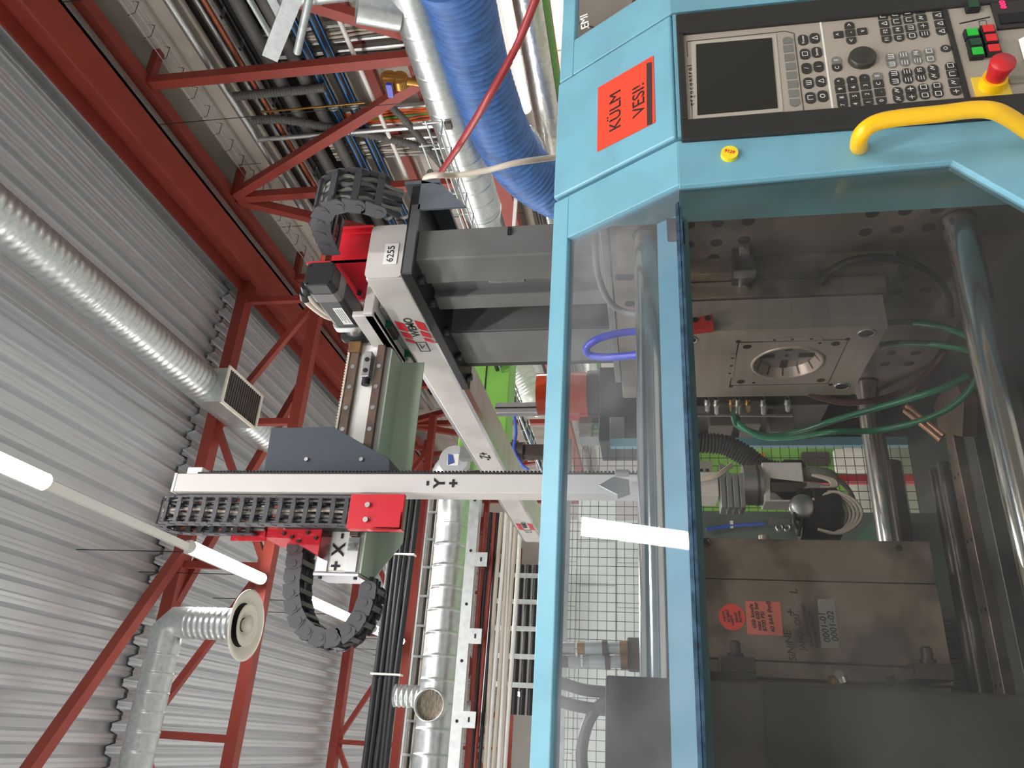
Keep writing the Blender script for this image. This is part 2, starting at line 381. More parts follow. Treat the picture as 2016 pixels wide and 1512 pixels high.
for i in range(3): fixture(-1.1, -5.2 + i * 2.2, 1.34, 5.4, 'added strip light in the row behind and left of the camera, %s from the front wall' % ('first', 'second', 'third')[i], 'added strip lights behind the camera', LAMP_W)  # unseen row added to brighten the inside of the machine
fl = at(1020, 120, 'x', 5.2)
fixture(fl.x, fl.y - 1.2, 1.75, fl.z, 'low strip light by the right wall beside the blue duct', 'low strip lights', 20)

# ------------------------------------------------------------------ ventilation
tp = [at(-60, 385, 'z', 6.05), at(110, 515, 'z', 6.05), at(300, 655, 'z', 6.05), at(520, 830, 'z', 6.05)]
xm = sum(p.x for p in tp) / 4
fd = thing('flexible_duct', 'long silver flexible duct under the roof with a grille box', 'duct')
obj('hose', ribbed([(xm, 2.6, 6.13), (xm, 12, 6.13)], 0.185, 0.075, 0.006, 24), galv, fd)
g = at(455, 838, 'z', 5.9); g.x = xm
obj('grille_box', MB().box((xm - 0.22, g.y - 0.36, 5.84), (xm + 0.16, g.y + 0.36, 6.04)), galv, fd)
gf = obj('grille_frame', MB().box((xm - 0.24, g.y - 0.38, 5.825), (xm + 0.18, g.y - 0.35, 5.845)).box((xm - 0.24, g.y + 0.35, 5.825), (xm + 0.18, g.y + 0.38, 5.845)).box((xm - 0.24, g.y - 0.35, 5.825), (xm - 0.21, g.y + 0.35, 5.845)).box((xm + 0.15, g.y - 0.35, 5.825), (xm + 0.18, g.y + 0.35, 5.845)), beige_fit, fd)
for i in range(16): obj('slat', MB().box((xm - 0.21, g.y - 0.34 + i * 0.0435, 5.828), (xm + 0.15, g.y - 0.325 + i * 0.0435, 5.84)), dark_iron, gf)
# elbow duct with the round ceiling diffuser
Yd = 5.9
a0, a1 = at(300, 1440, 'y', Yd), at(345, 1225, 'y', Yd)
zc = a1.z; e = at(400, 1225, 'y', Yd); dc = at(480, 1228, 'y', Yd)
dd = thing('elbow_duct', 'spiral duct with elbow dropping to a round cream diffuser', 'duct')
obj('horizontal_duct', duct((-3.5, Yd, zc + 0.05), (a1.x - 0.16, Yd, zc + 0.05), 0.125), galv, dd)
obj('elbow', MB().tube([V((a1.x - 0.17, Yd, zc + 0.05)), V((a1.x - 0.07, Yd, zc + 0.05)), V((a1.x - 0.0, Yd, zc - 0.02)), V((a1.x + 0.0, Yd, zc - 0.14))], 0.127, 24), galv, dd)
xd_ = a1.x
obj('drop_duct', ribbed([(xd_, Yd, zc - 0.13), (xd_, Yd, dc.z + 0.02)], 0.122, 0.05, 0.004, 24), galv, dd)
df = obj('diffuser', MB().lathe((xd_, Yd, dc.z), (0, 0, -1), [(-0.03, 0.122), (-0.02, 0.2), (0.02, 0.275), (0.032, 0.275), (0.03, 0.24), (-0.015, 0.19), (-0.015, 0.17)], 40), beige_fit, dd)
obj('inner_cone', MB().lathe((xd_, Yd, dc.z), (0, 0, -1), [(-0.01, 0.07), (0.03, 0.165), (0.038, 0.165), (0.038, 0.15), (0.0, 0.055)], 40), beige_fit, df)
obj('centre_cone', MB().lathe((xd_, Yd, dc.z), (0, 0, -1), [(0.0, 0.045), (0.045, 0.075), (0.045, 0.0)], 32), beige_fit, df)
obj('throat', MB().cyl((xd_, Yd, dc.z + 0.03), (xd_, Yd, dc.z + 0.02), 0.19, 32), hole_mat, df)
for y, lb in ((17.0, 'small far diffuser duct near the farthest strip lights'),):
    c = at(955, 1395, 'y', y); t = thing('diffuser_duct', lb, 'duct')
    obj('drop_duct', ribbed([(c.x, y, ZR + 0.06), (c.x, y, c.z)], 0.13, 0.06, 0.005, 16), galv, t)
    obj('diffuser', MB().lathe((c.x, y, c.z), (0, 0, -1), [(-0.02, 0.13), (0.03, 0.28), (0.03, 0.0)], 24), beige_fit, t)
# spiral duct across, behind the robot
Ys = 4.6
c1, c2 = at(893, 1000, 'y', Ys), at(852, 1512, 'y', Ys)
zs = (c1.z + c2.z) / 2
sd = thing('spiral_duct', 'silver spiral duct running across behind the arm, with a capped stub', 'duct')
obj('duct_run', duct((-3.0, Ys, zs), (1.25, Ys, zs), 0.105, 0.13), galv, sd)
cp = at(893, 905, 'y', 4.1)
obj('stub', MB().tube([V((1.2, Ys, zs)), V((cp.x + 0.02, Ys - 0.02, zs)), V((cp.x + 0.02, Ys - 0.2, zs)), V((cp.x, 4.15, cp.z))], [0.105, 0.11, 0.11, 0.09], 24), galv, sd)
cap = obj('end_cap', MB().cyl((cp.x, 4.15, cp.z), (cp.x, 4.1, cp.z), 0.088, 32), mat('cap_grey', (196, 198, 200), 0.4, 0.5), sd, 0.004)
st = MB().box((cp.x - 0.035, 4.097, cp.z - 0.03), (cp.x + 0.035, 4.0995, cp.z + 0.035)); obj('sticker', st, paper, cap)
obj('sticker', MB().prism([(cp.x - 0.035, 4.0965, cp.z + 0.03), (cp.x - 0.02, 4.0965, cp.z - 0.01), (cp.x + 0.03, 4.0965, cp.z + 0.005), (cp.x + 0.035, 4.0965, cp.z + 0.035)], (0, -0.0005, 0)), mat('sticker_blue', (60, 84, 150), 0.5), cap)
k = at(874, 1390, 'y', Ys - 0.12)
bc = obj('branch_collar', MB().cyl((k.x, Ys, zs), (k.x, Ys - 0.16, zs), 0.085, 28, cap=False).lathe((k.x, Ys - 0.16, zs), (0, -1, 0), [(0, 0.085), (0.006, 0.09), (0.012, 0.085), (0.012, 0.08), (-0.05, 0.08)], 28), galv, sd)
obj('mesh_cover', MB().cyl((k.x, Ys - 0.12, zs), (k.x, Ys - 0.13, zs), 0.08, 28), mat('crumpled_foil', (150, 138, 124), 0.3, 0.7, var=0.6, scale=30, stretch=(1, 1, 5), bump=1.0), sd)
k2 = at(845, 1365, 'y', Ys)
obj('flexible_branch', ribbed([(k2.x - 0.02, Ys + 0.02, zs + 0.08), (k2.x - 0.02, Ys + 0.02, zs + 0.26)], 0.06, 0.03, 0.004, 16), galv, sd)
# upper right ducts
XV = 4.2
sp = [at(838, 0, 'x', XV), at(930, 395, 'x', XV)]; zv = (sp[0].z + sp[1].z) / 2
dv = thing('spiral_duct', 'silver spiral duct at the upper right between red truss and blue duct', 'duct')
obj('duct_run', duct((XV, 1.0, zv), (XV, sp[1].y + 0.12, zv), 0.165, 0.17), galv, dv)
obj('reducer', MB().cyl((XV, sp[1].y + 0.12, zv), (XV, sp[1].y + 0.32, zv), 0.17, 24, 0.12), galv, dv)
obj('thin_duct', duct((XV, sp[1].y + 0.32, zv), (XV, 9, zv), 0.12, 0.17), galv, dv)
ts = at(805, 8, 'x', XV)
obj('saddle_tee', MB().cyl((XV - 0.06, ts.y, zv + 0.1), (XV - 0.1, ts.y - 0.12, zv + 0.34), 0.12, 24, cap=False), galv, dv)
obj('damper_clip', MB().box((XV - 0.19, 4.0, zv - 0.03), (XV - 0.15, 4.06, zv + 0.02)), dark_iron, dv)
bp_ = [at(880, -60, 'x', 3.9), at(905, 0, 'x', 3.95), at(935, 120, 'x', 4.0), at(975, 235, 'x', 4.0), at(1010, 305, 'x', 4.0), at(1050, 350, 'x', 4.02), at(1110, 385, 'x', 4.05), at(1170, 400, 'x', 4.1)]
one('blue_duct', ribbed(spline(bp_, 10), 0.2, 0.05, 0.012, 24), blue_duct, 'thick blue ribbed flexible duct curving down to the machine', 'duct')
ff = at(1065, 120, 'x', 4.7)
fo = thing('foil_duct', 'foil-wrapped pipe beside the blue duct with green and red reflections painted along it', 'duct')
obj('wrap', MB().cyl((4.7, ff.y - 2, ff.z), (4.7, ff.y + 6, ff.z), 0.13, 24), foil, fo)
for a0, m in ((-2.35, cable_green), (-1.75, red_steel)): obj('painted_reflection', MB().add([(4.7 + 0.133 * math.cos(a0 + 0.1 * k), y, ff.z + 0.133 * math.sin(a0 + 0.1 * k)) for y in (ff.y - 2, ff.y + 6) for k in range(7)], [[k, k + 1, k + 8, k + 7] for k in range(6)], True), m, fo)  # green and red reflections on the foil, drawn as coloured strips
vd = at(680, -42, 'x', 4.3)
one('riser_duct', duct((4.3, vd.y, at(790, 0, 'x', 4.3).z), (4.3, vd.y, at(585, 0, 'x', 4.3).z), 0.13, 0.2).lathe((4.3, vd.y, at(585, 0, 'x', 4.3).z), (0, 0, 1), [(0, 0.13), (0.03, 0.125), (0.08, 0.09), (0.1, 0.0)], 24), galv, 'bright silver riser duct at the top right corner', 'duct')

# ------------------------------------------------------------------ pipes, trays and cables at the right wall
def pipe_y(name, u, v, x, r, m, label, cat='pipe', y0=1.5, y1=13, n=14, group=None):
    p = at(u, v, 'x', x)
    return one(name, MB().cyl((x, y0, p.z), (x, y1, p.z), r, n), m, label, cat, group), p
for i, (u, v, lb) in enumerate(((577, 203, 'dark grey drain pipe, nearer the roof of the grey pair'), (625, 203, 'dark grey drain pipe, lower of the grey pair'))): pipe_y('drain_pipe', u, v, 5.8, 0.062, pipe_grey, lb)
for i, (u, v, lb) in enumerate(((661, 216, 'black water pipe with a blue stripe, upper of the two'), (700, 216, 'black water pipe with a blue stripe, lower of the two'))):
    XP = 5.82; p = at(u, v, 'x', XP); t = thing('water_pipe', lb, 'pipe', 'striped water pipes')
    obj('pipe_body', MB().cyl((XP, 1.5, p.z), (XP, 13, p.z), 0.055, 16), pipe_black, t)
    obj('stripe', MB().box((XP - 0.057, 1.5, p.z - 0.006), (XP - 0.051, 13, p.z + 0.006)), blue_stripe, t)
    obj('stripe', MB().box((XP - 0.032, 1.5, p.z - 0.052), (XP - 0.024, 13, p.z - 0.042)), blue_stripe, t)
    for y in (3.6, 5.4, 7.2): obj('pipe_clamp', MB().cyl((XP, y, p.z), (XP, y + 0.05, p.z), 0.064, 16), galv, t)
pipe_y('thin_pipe', 735, 196, 5.71, 0.022, white_paint, 'thin white pipe in front of the striped water pipes')
pipe_y('copper_pipe', 536, 226, 5.76, 0.025, copper, 'copper-brown pipe above the grey drain pipes')
pipe_y('steel_tube', 452, 189, 5.76, 0.04, galv, 'bright galvanised tube nearest the roof beside the side truss')
pipe_y('support_channel', 534, 243, 5.9, 0.032, galv, 'galvanised channel running beside the copper-brown pipe', 'channel', n=4)
pipe_y('red_conduit', 818, 160, 5.98, 0.022, red_steel, 'thin dark red pipe on the wall above the spiral duct')
def pipe_z(name, pa, pb, x, r, m, label, cat='pipe', group=None):
    a, b = at(*pa, 'x', x), at(*pb, 'x', x); y = (a.y + b.y) / 2
    return one(name, MB().cyl((x, y, a.z), (x, y, b.z), r, 12), m, label, cat, group)
pipe_z('steel_conduit', (510, 279), (856, 243), 5.7, 0.026, galv, 'shiny upright steel conduit crossing in front of the water pipes', 'conduit')
pipe_z('copper_tube', (512, 217), (720, 206), 5.7, 0.011, brass, 'thin upright copper tube crossing the grey drain pipes')
for pts, lb in (([(498, 237), (560, 236), (640, 250), (740, 268), (830, 290), (880, 312)], 'long grey corrugated hose sagging across the pipes'), ([(462, 190), (520, 184), (590, 178), (640, 172)], 'short grey corrugated hose leaving the galvanised tube')):
    one('corrugated_hose', ribbed(spline([at(u, v, 'x', 5.715) for u, v in pts], 10), 0.042, 0.03, 0.005, 10), pipe_grey, lb, 'hose')
one('flexible_conduit', ribbed(spline([at(u, v, 'x', 5.7) for u, v in [(765, 205), (800, 240), (840, 290), (885, 350), (895, 400)]], 10), 0.036, 0.03, 0.004, 10), pipe_grey, 'slanting grey corrugated conduit below the orange cables', 'hose')
# upright ladder trays with cables on the wall
def wall_tray(v0, v1, u0, u1, cols, lb, x=5.9):
    a, b = at(u0, v0, 'x', x), at(u1, v1, 'x', x)
    ya, yb = sorted((at((u0 + u1) / 2, v0, 'x', x).y, at((u0 + u1) / 2, v1, 'x', x).y))
    zt, zb = max(a.z, b.z), min(a.z, b.z)
    t = thing('ladder_tray', lb, 'cable tray', 'cable ladders on the right wall')
    for y in (ya, yb): obj('side_rail', MB().box((x - 0.03, y - 0.012, zb), (x + 0.03, y + 0.012, zt)), galv, t)
    z = zb + 0.1
    while z < zt:
        obj('rung', MB().box((x - 0.01, ya, z), (x + 0.012, yb, z + 0.03)), galv, t); z += 0.35
    n = max(3, int((yb - ya) / 0.03)); 
    for i in range(n):
        y = ya + (yb - ya) * (i + 0.6) / (n + 0.2); m = cols[i % len(cols)]; r = 0.011 + 0.005 * random.random()
        pts = [V((x - 0.025 + 0.012 * random.random(), y + 0.012 * math.sin(k * 1.3 + i), zb + (zt - zb) * k / 12)) for k in range(13)]
        obj('cable', MB().tube(pts, r, 6), m, t)
wall_tray(38, 70, 500, 980, [cable_beige, cable_grey, cable_beige], 'upright cable ladder with beige cables, nearest the top edge')
wall_tray(88, 125, 520, 990, [cable_beige, cable_black, cable_grey, cable_beige], 'upright cable ladder with beige and black cables, behind the red post')
wall_tray(205, 235, 660, 1000, [cable_orange, cable_orange, cable_orange, cable_green, cable_orange], 'upright cable ladder filled with orange and green cables')
wall_tray(268, 300, 640, 1000, [cable_beige, cable_grey], 'upright cable ladder with pale cables beside the arched cable chain')
# horizontal ladder tray along the wall
lt = thing('ladder_tray', 'dark ladder tray running along the right wall above the copper-brown pipe', 'cable tray')
p = at(470, 100, 'x', 5.9)
for dx in (0, 0.115): obj('side_rail', MB().box((5.88 + dx, 1.5, p.z - 0.05), (5.895 + dx, 13, p.z + 0.05)), galv, lt)
for i in range(30): obj('rung', MB().box((5.88, 1.8 + i * 0.36, p.z - 0.045), (6.0, 1.84 + i * 0.36, p.z - 0.025)), galv, lt)
for i in range(9): obj('cable', MB().tube([V((5.9 + i * 0.011, 1.5 + k, p.z - 0.01 + 0.012 * math.sin(k * 2 + i * 3))) for k in range(12)], 0.016, 6), (cable_black, cable_grey, cable_black)[i % 3], lt)
lt2 = thing('ladder_tray', 'lower dark ladder tray behind the striped water pipes', 'cable tray')
p = at(690, 300, 'x', 5.9)
for dx in (0, 0.115): obj('side_rail', MB().box((5.88 + dx, 1.5, p.z - 0.04), (5.895 + dx, 13, p.z + 0.04)), galv, lt2)
for i in range(30): obj('rung', MB().box((5.88, 1.8 + i * 0.36, p.z - 0.035), (6.0, 1.83 + i * 0.36, p.z - 0.02)), galv, lt2)
for i in range(7): obj('cable', MB().tube([V((5.9 + i * 0.014, 1.5 + k, p.z + 0.012 * math.sin(k * 2 + i * 3))) for k in range(12)], 0.016, 6), cable_black, lt2)
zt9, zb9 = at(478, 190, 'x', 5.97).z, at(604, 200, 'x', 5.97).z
dark_back = thing('dark_backing', 'black sheet added on the right wall to darken the gaps behind the drain pipes', 'backing sheet')  # black sheet added on the wall so the pipe gaps look dark
for i in range(9): obj('cover', MB().box((5.999, 1.2 + i * 1.3, zb9), (6.019, 2.49 + i * 1.3, zt9)), rubber, dark_back)
# thin wire tray near the roof
wt = thing('wire_tray', 'thin wire basket tray hanging in front of the beige wall', 'cable tray')
p = at(385, 172, 'x', 5.9)
for dx, dz in ((0, 0), (0.06, -0.03), (0.12, -0.03), (0.18, 0)): obj('wire', MB().cyl((5.72 + dx, 2.5, p.z + dz), (5.72 + dx, 12, p.z + dz), 0.004, 5), galv, wt)
for i in range(38): obj('hoop', MB().tube([V((5.72, 2.6 + i * 0.25, p.z + 0.03)), V((5.74, 2.6 + i * 0.25, p.z - 0.034)), V((5.88, 2.6 + i * 0.25, p.z - 0.034)), V((5.9, 2.6 + i * 0.25, p.z + 0.03))], 0.0035, 5), black_steel, wt)
# cut ends of galvanised sections hanging at the top
XH = 3.3
def gal(name, pa, pb, w, h, lb, rnd=False):
    a, b = at(*pa, 'x', XH), at(*pb, 'x', XH); a = a + (a - b) * 0.5; galv_dull = MATS.get('galvanised_dull') or mat('galvanised_dull', (150, 154, 154), 0.5, 0.5, var=0.12, scale=30)
    if rnd:
        d = (b - a).normalized(); mb = MB().cyl(a, b, w, 14, cap=False).lathe(b, d, [(0, w), (0, w * 0.78), (-0.12, w * 0.78)], 14)
    else: mb = MB().bar(a, b, w, h, (1, 0, 0))
    o = one(name, mb, galv_dull, lb, 'steel section', 'galvanised sections at the top')
    return o, a, b
gal('flat_tube', (576, 0), (532, 112), 0.085, 0.03, 'flat galvanised rectangular tube with an open end, at the top')
o_, a_, b_ = gal('round_tube', (608, 0), (585, 103), 0.021, 0, 'galvanised round tube with an open end, right of the flat tube', True)
XH = 3.42
gal('channel_section', (538, 0), (566, 54), 0.05, 0.03, 'galvanised channel crossing the flat tube near the top edge')
XH = 3.55
gal('round_bar', (492, 0), (543, 88), 0.017, 0, 'shiny round tube pointing at the flat galvanised tube', True)
# valve group, wire baskets and hoses by the robot
bvl = thing('ball_valve', 'brass valve with a blue lever behind the side truss post', 'valve')
obj('valve_body', MB().cyl(at(755, 155, 'x', 5.2), at(800, 160, 'x', 5.2), 0.05, 12).cyl(at(765, 150, 'x', 5.2), at(768, 165, 'x', 5.2), 0.075, 12).cyl(at(785, 152, 'x', 5.2), at(788, 167, 'x', 5.2), 0.08, 12).cyl(at(800, 160, 'x', 5.2), at(850, 167, 'x', 5.2), 0.035, 12), brass, bvl)
obj('lever', MB().bar(at(765, 165, 'x', 5.1), at(770, 190, 'x', 5.1), 0.03, 0.05), blue_hose, bvl)
bk = thing('wire_basket_tray', 'zinc wire basket tray descending beside the arched cable chain', 'cable tray')
q0, q1 = at(805, 285, 'x', 3.2), at(905, 480, 'x', 3.2)
for dx in (0, 0.09, 0.18): 
    for dz in ((0, 0.1) if dx != 0.09 else (0,)): obj('wire', MB().cyl((3.2 + dx, q0.y, q0.z - 0.18 + dz), (3.2 + dx, q1.y + 2, q0.z - 0.18 + dz), 0.006, 6), galv, bk)
for i in range(14): y = q0.y + 0.02 + i * 0.22; obj('hoop', MB().tube([V((3.2, y, q0.z - 0.06)), V((3.2, y, q0.z - 0.186)), V((3.38, y, q0.z - 0.186)), V((3.38, y, q0.z - 0.06))], 0.006, 6), galv, bk)
def hose(name, pts, r, m, lb, cat='hose', k=8, n=10, group=None): return one(name, MB().tube(spline(pts, k), r, n), m, lb, cat, group)
hose('red_hose', [at(1062, -20, 'x', 2.6), at(1015, 95, 'x', 2.6), at(960, 195, 'x', 2.55), at(905, 285, 'x', 2.7), at(868, 340, 'x', 2.9), at(853, 368, 'x', 3.1), at(850, 392, 'x', 3.2)], 0.017, mat('hose_dark_red', (150, 40, 44), 0.4), 'dark red hose sweeping down to the black coupling on the wire basket')
hose('white_cable', [at(838, 372, 'x', 3.2), at(835, 356, 'x', 2.5), at(848, 346, 'x', 1.9), at(900, 345, 'x', 1.9), at(960, 335, 'x', 1.9), at(1010, 322, 'x', 1.9), at(1060, 314, 'x', 1.95), at(1110, 308, 'x', 2.1)], 0.011, cable_beige, 'cream cable bowing across in front of the blue duct', 'cable')
bv = thing('hose_coupling', 'black hose coupling block at the end of the dark red hose', 'coupling')
c_ = at(857, 415, 'x', 3.24); obj('block', MB().box(c_ - V((0.04, 0.055, 0.08)), c_ + V((0.04, 0.055, 0.075))), rubber, bv, 0.003)
for dz in (-0.05, 0, 0.05): obj('fitting', MB().cyl(c_ + V((0, -0.055, dz)), c_ + V((0, -0.1, dz)), 0.017, 8), black_steel, bv)
one('drain_tube', MB().cyl(at(850, 345, 'x', 2.6) + (at(850, 345, 'x', 2.6) - at(886, 410, 'x', 2.6)) * 0.1, at(886, 410, 'x', 2.6), 0.018, 12), pipe_grey, 'short grey tube with an open end behind the black coupling', 'pipe')
for i, (u, m, r, lb) in enumerate(((985, pipe_grey, 0.05, 'grey pipe low on the right wall, topmost of four behind the column'), (1012, galv, 0.045, 'bright pipe low on the right wall, second of four behind the column'), (1040, cable_beige, 0.05, 'cream pipe low on the right wall, third of four behind the column'), (1066, dark_hose, 0.04, 'dark pipe low on the right wall, lowest of four behind the column'))): pipe_y('wall_pipe', u, 415, 5.9, r, m, lb)
one('corrugated_hose', ribbed(spline([at(u, v, 'x', 4.5) for u, v in [(1002, 246), (1025, 246), (1048, 258), (1064, 285), (1066, 320), (1070, 380), (1090, 470)]], 10), 0.026, 0.03, 0.004, 10), galv, 'shiny corrugated hose arching beside the end of the low strip light', 'hose')
obj('wall_bracket', MB().box((3.2, q1.y + 1.2, q0.z - 0.22), (6.0, q1.y + 1.24, q0.z - 0.19)), galv, bk)

# ------------------------------------------------------------------ bundles across the hall at left (behind the robot)
def run_x(name, u, v, y, w, h, m, lb, cat, x0=-3.2, x1=1.6, parent=None):
    p = at(u, v, 'y', y); mb = MB().box((x0, y - h / 2, p.z - w / 2), (x1, y + h / 2, p.z + w / 2))
    return (obj(name, mb, m, parent) if parent else one(name, mb, m, lb, cat)), p
cb = thing('cable_bundle', 'thick bundle of black cables running across under the red truss', 'cable bundle')
pc = at(770, 1250, 'y', 4.9)
for i in range(5): 
    obj('cable', MB().tube([V((x, 4.9 + 0.01 * math.sin(x * 3 + i), pc.z + 0.066 - i * 0.034 + 0.005 * math.sin(x * 2 + i * 2))) for x in [-3 + 0.25 * k for k in range(19)]], 0.021, 8), cable_black, cb)
for x in (-0.4, 0.35, 1.1): obj('cable_tie', MB().box((x, 4.87, pc.z - 0.1), (x + 0.012, 4.93, pc.z + 0.095)), paper, cb)
ld = thing('ladder_tray', 'narrow ladder tray of cream cables running across beside the red truss chord', 'cable tray')
pl = at(829, 1250, 'y', 5.3)
for dz in (-0.04, 0.04): obj('side_rail', MB().box((-3.2, 5.28, pl.z + dz - 0.006), (1.7, 5.33, pl.z + dz + 0.006)), galv, ld)
for i in range(24): obj('rung', MB().box((-3.1 + i * 0.2, 5.27, pl.z - 0.04), (-3.085 + i * 0.2, 5.29, pl.z + 0.04)), galv, ld)
for dz in (-0.018, 0.0, 0.018): obj('cable', MB().cyl((-3.2, 5.31, pl.z + dz), (1.7, 5.31, pl.z + dz), 0.008, 6), (cable_beige if dz else cable_black), ld)
sc = thing('strut_channel', 'punched galvanised strut channel running across below the spiral duct', 'channel')
psx = at(915, 1250, 'y', 4.3)
obj('channel', MB().box((-3, 4.28, psx.z - 0.03), (1.35, 4.34, psx.z + 0.03)), galv, sc)
for i in range(14): obj('slot', MB().cyl((-2.6 + i * 0.3, 4.2795, psx.z), (-2.6 + i * 0.3, 4.285, psx.z), 0.009, 10), hole_mat, sc)
for i in range(4): 
    x = 0.95 - i * 0.42; b = obj('bracket', MB().box((x - 0.04, 4.275, psx.z - 0.1), (x + 0.04, 4.283, psx.z - 0.03)), galv, sc)
    obj('slot', MB().box((x - 0.012, 4.2735, psx.z - 0.07), (x + 0.012, 4.2755, psx.z - 0.06)), hole_mat, b)
rb = thing('cable_bundle', 'thin bundle of dark red and black cables below the punched channel', 'cable bundle')
for i, m in enumerate((red_steel, cable_black, red_steel, cable_black)): obj('cable', MB().tube([V((x, 4.36 + 0.006 * i, psx.z - 0.065 - i * 0.018 + 0.008 * math.sin(2 * x + i))) for x in [-3 + 0.25 * k for k in range(18)]], 0.011, 6), m, rb)
wb = thing('cable_bundle', 'bundle of white cables running across below the dark red ones', 'cable bundle')
for i in range(6): obj('cable', MB().tube([V((x, 4.36 + 0.006 * i, psx.z - 0.15 - i * 0.021 + 0.007 * math.sin(2.4 * x + i * 1.7))) for x in [-3 + 0.25 * k for k in range(18)]], 0.012, 6), (cable_beige, white_paint)[i % 2], wb)
ft = thing('ladder_tray', 'far ladder tray full of black cables near the white partition', 'cable tray')
pf0, pf1 = at(985, 1180, 'y', 6.6), at(1040, 1180, 'y', 6.6)
xe = pf0.x
for z in (at(968, 1180, 'y', 6.6).z, at(1062, 1230, 'y', 6.6).z):
    obj('side_rail', MB().box((xe - 0.9, 6.58, z - 0.02), (xe + 0.3, 6.62, z + 0.02)), galv, ft)
za, zb_ = at(968, 1180, 'y', 6.6).z, at(1062, 1230, 'y', 6.6).z
for i in range(5): obj('rung', MB().box((xe - 0.7 + i * 0.22, 6.56, zb_), (xe - 0.66 + i * 0.22, 6.58, za)), galv, ft)
for i in range(6): obj('cable', MB().cyl((xe - 0.9, 6.61, zb_ + 0.05 + (za - zb_ - 0.1) * i / 5), (xe + 0.3, 6.61, zb_ + 0.05 + (za - zb_ - 0.1) * i / 5), 0.025, 6), cable_black, ft)


for x in (xe - 0.8, xe + 0.2): obj('wall_bracket', MB().box((x, 6.6, zb_ - 0.03), (x + 0.03, 7.1, zb_)), galv, ft)

# ------------------------------------------------------------------ linear robot
rob = thing('linear_robot', 'red and light grey gantry robot on a dark grey column', 'robot')
BX0, BX1, BY0, BY1, BZ0, BZ1 = 0.981, 1.131, 1.45, 3.98, 2.146, 2.238
def rrect(x0, x1, z0, z1, r, n=4):
    out = []
    for cx_, cz_, a0 in ((x1 - r, z1 - r, 0), (x0 + r, z1 - r, PI / 2), (x0 + r, z0 + r, PI), (x1 - r, z0 + r, 1.5 * PI)):
        out += [(cx_ + r * math.cos(a0 + PI / 2 * i / n), cz_ + r * math.sin(a0 + PI / 2 * i / n)) for i in range(n + 1)]
    return out
tb = obj('traverse_beam', MB().box((BX0, BY0, BZ0), (BX1, BY1, BZ1)), light_grey, rob, 0.004)
obj('end_cap', MB().prism([(x, BY0 - 0.006, z) for x, z in rrect(BX0 - 0.001, BX1 + 0.001, BZ0 - 0.001, BZ1 + 0.001, 0.014)], (0, 0.006, 0)), light_grey, tb)
obj('guide_rail', MB().box((BX0 + 0.004, BY0 + 0.14, BZ1), (BX0 + 0.02, BY1, BZ1 + 0.012)), alu, tb)
obj('guide_rail', MB().box((BX0 - 0.012, BY0 + 0.3, BZ0 - 0.014), (BX0 + 0.02, BY1, BZ0 - 0.002)), alu, tb)
# labels printed on the beam (facing the machine's mould side, reading along the beam)
FX = BX0 - 0.0012
tag_ = obj('number_label', MB().prism([(1.015, BY0 - 0.0075, 2.163), (1.075, BY0 - 0.0075, 2.163), (1.075, BY0 - 0.0075, 2.197), (1.015, BY0 - 0.0075, 2.197)], (0, -0.0006, 0)), paper, tb)
text('6255', 0.024, (1.045, BY0 - 0.0086, 2.18), XD, ZD, ink, tag_)
def logo(yc, s):
    zc_ = (BZ0 + BZ1) / 2 - 0.002
    t = text('WEMO', 0.030 * s, (FX, yc - 0.02 * s, zc_), -YD, ZD, grey_ink, tb, 'brand_lettering', bold=0.0005 * s)
    for sg, oy in ((1, 0.0), (-1, 0.0)):
        for k in range(3):
            w = (0.042, 0.026, 0.016)[k] * s; y = yc - 0.055 * s + (0, 0.052, 0.088)[k] * s
            z0_, z1_ = (zc_ + 0.015 * s, zc_ + 0.036 * s) if sg > 0 else (zc_ - 0.036 * s, zc_ - 0.015 * s)
            sl = 0.016 * s
            obj('logo_stripe', MB().prism([(FX, y, z1_), (FX, y + w, z1_), (FX, y + w + sl, z0_), (FX, y + sl, z0_)], (-0.0004, 0, 0)), red_ink, tb)
    fr = MB(); y0_, y1_ = yc + 0.058 * s, yc + 0.108 * s; h = 0.013 * s; w = 0.0022 * s
    for a, b in (((y0_, -h), (y1_, -h)), ((y0_, h), (y1_, h)), ((y0_, -h), (y0_, h)), ((y1_, -h), (y1_, h)), ((y0_ + 0.01 * s, h * 0.4), (y0_ + 0.034 * s, h * 0.4)), ((y0_ + 0.034 * s, h * 0.4), (y0_ + 0.016 * s, -h * 0.5))):
        fr.bar((FX, a[0], zc_ + a[1]), (FX, b[0], zc_ + b[1]), w, 0.0006, (1, 0, 0))
    obj('logo_emblem', fr, grey_ink, tb)
logo(at(810, 652, 'x', BX0).y, 1.05)
logo(at(1020, 1036, 'x', BX0).y, 1.1)
text('-Z+', 0.055, (FX, at(940, 898, 'x', BX0).y, 2.19), -YD, ZD, ink, tb, 'axis_lettering', bold=0.0008)
# column: two welded hollow sections with webs, head and base plates
CX = 0.983
col = obj('column', MB().box((CX, 1.385, 1.672), (CX + 0.082, 1.485, 2.1)), steel_col, rob, 0.004)
obj('web_plate', MB().box((CX + 0.02, 1.485, 1.672), (CX + 0.06, 1.545, 2.1)), steel_col, col)
obj('flange', MB().box((CX, 1.545, 1.672), (CX + 0.08, 1.605, 2.1)), steel_col, col, 0.003)
obj('deep_web', MB().box((CX + 0.12, 1.605, 1.672), (CX + 0.16, 1.72, 2.1)), steel_col, col)
obj('rear_section', MB().box((CX, 1.72, 1.672), (CX + 0.14, 1.905, 2.1)), steel_col, col, 0.004)
obj('rear_lip', MB().box((CX - 0.003, 1.72, 1.672), (CX, 1.765, 2.1)), steel_col, col)
obj('rear_edge', MB().box((CX + 0.002, 1.905, 1.672), (CX + 0.06, 1.925, 2.1)), black_steel, col)
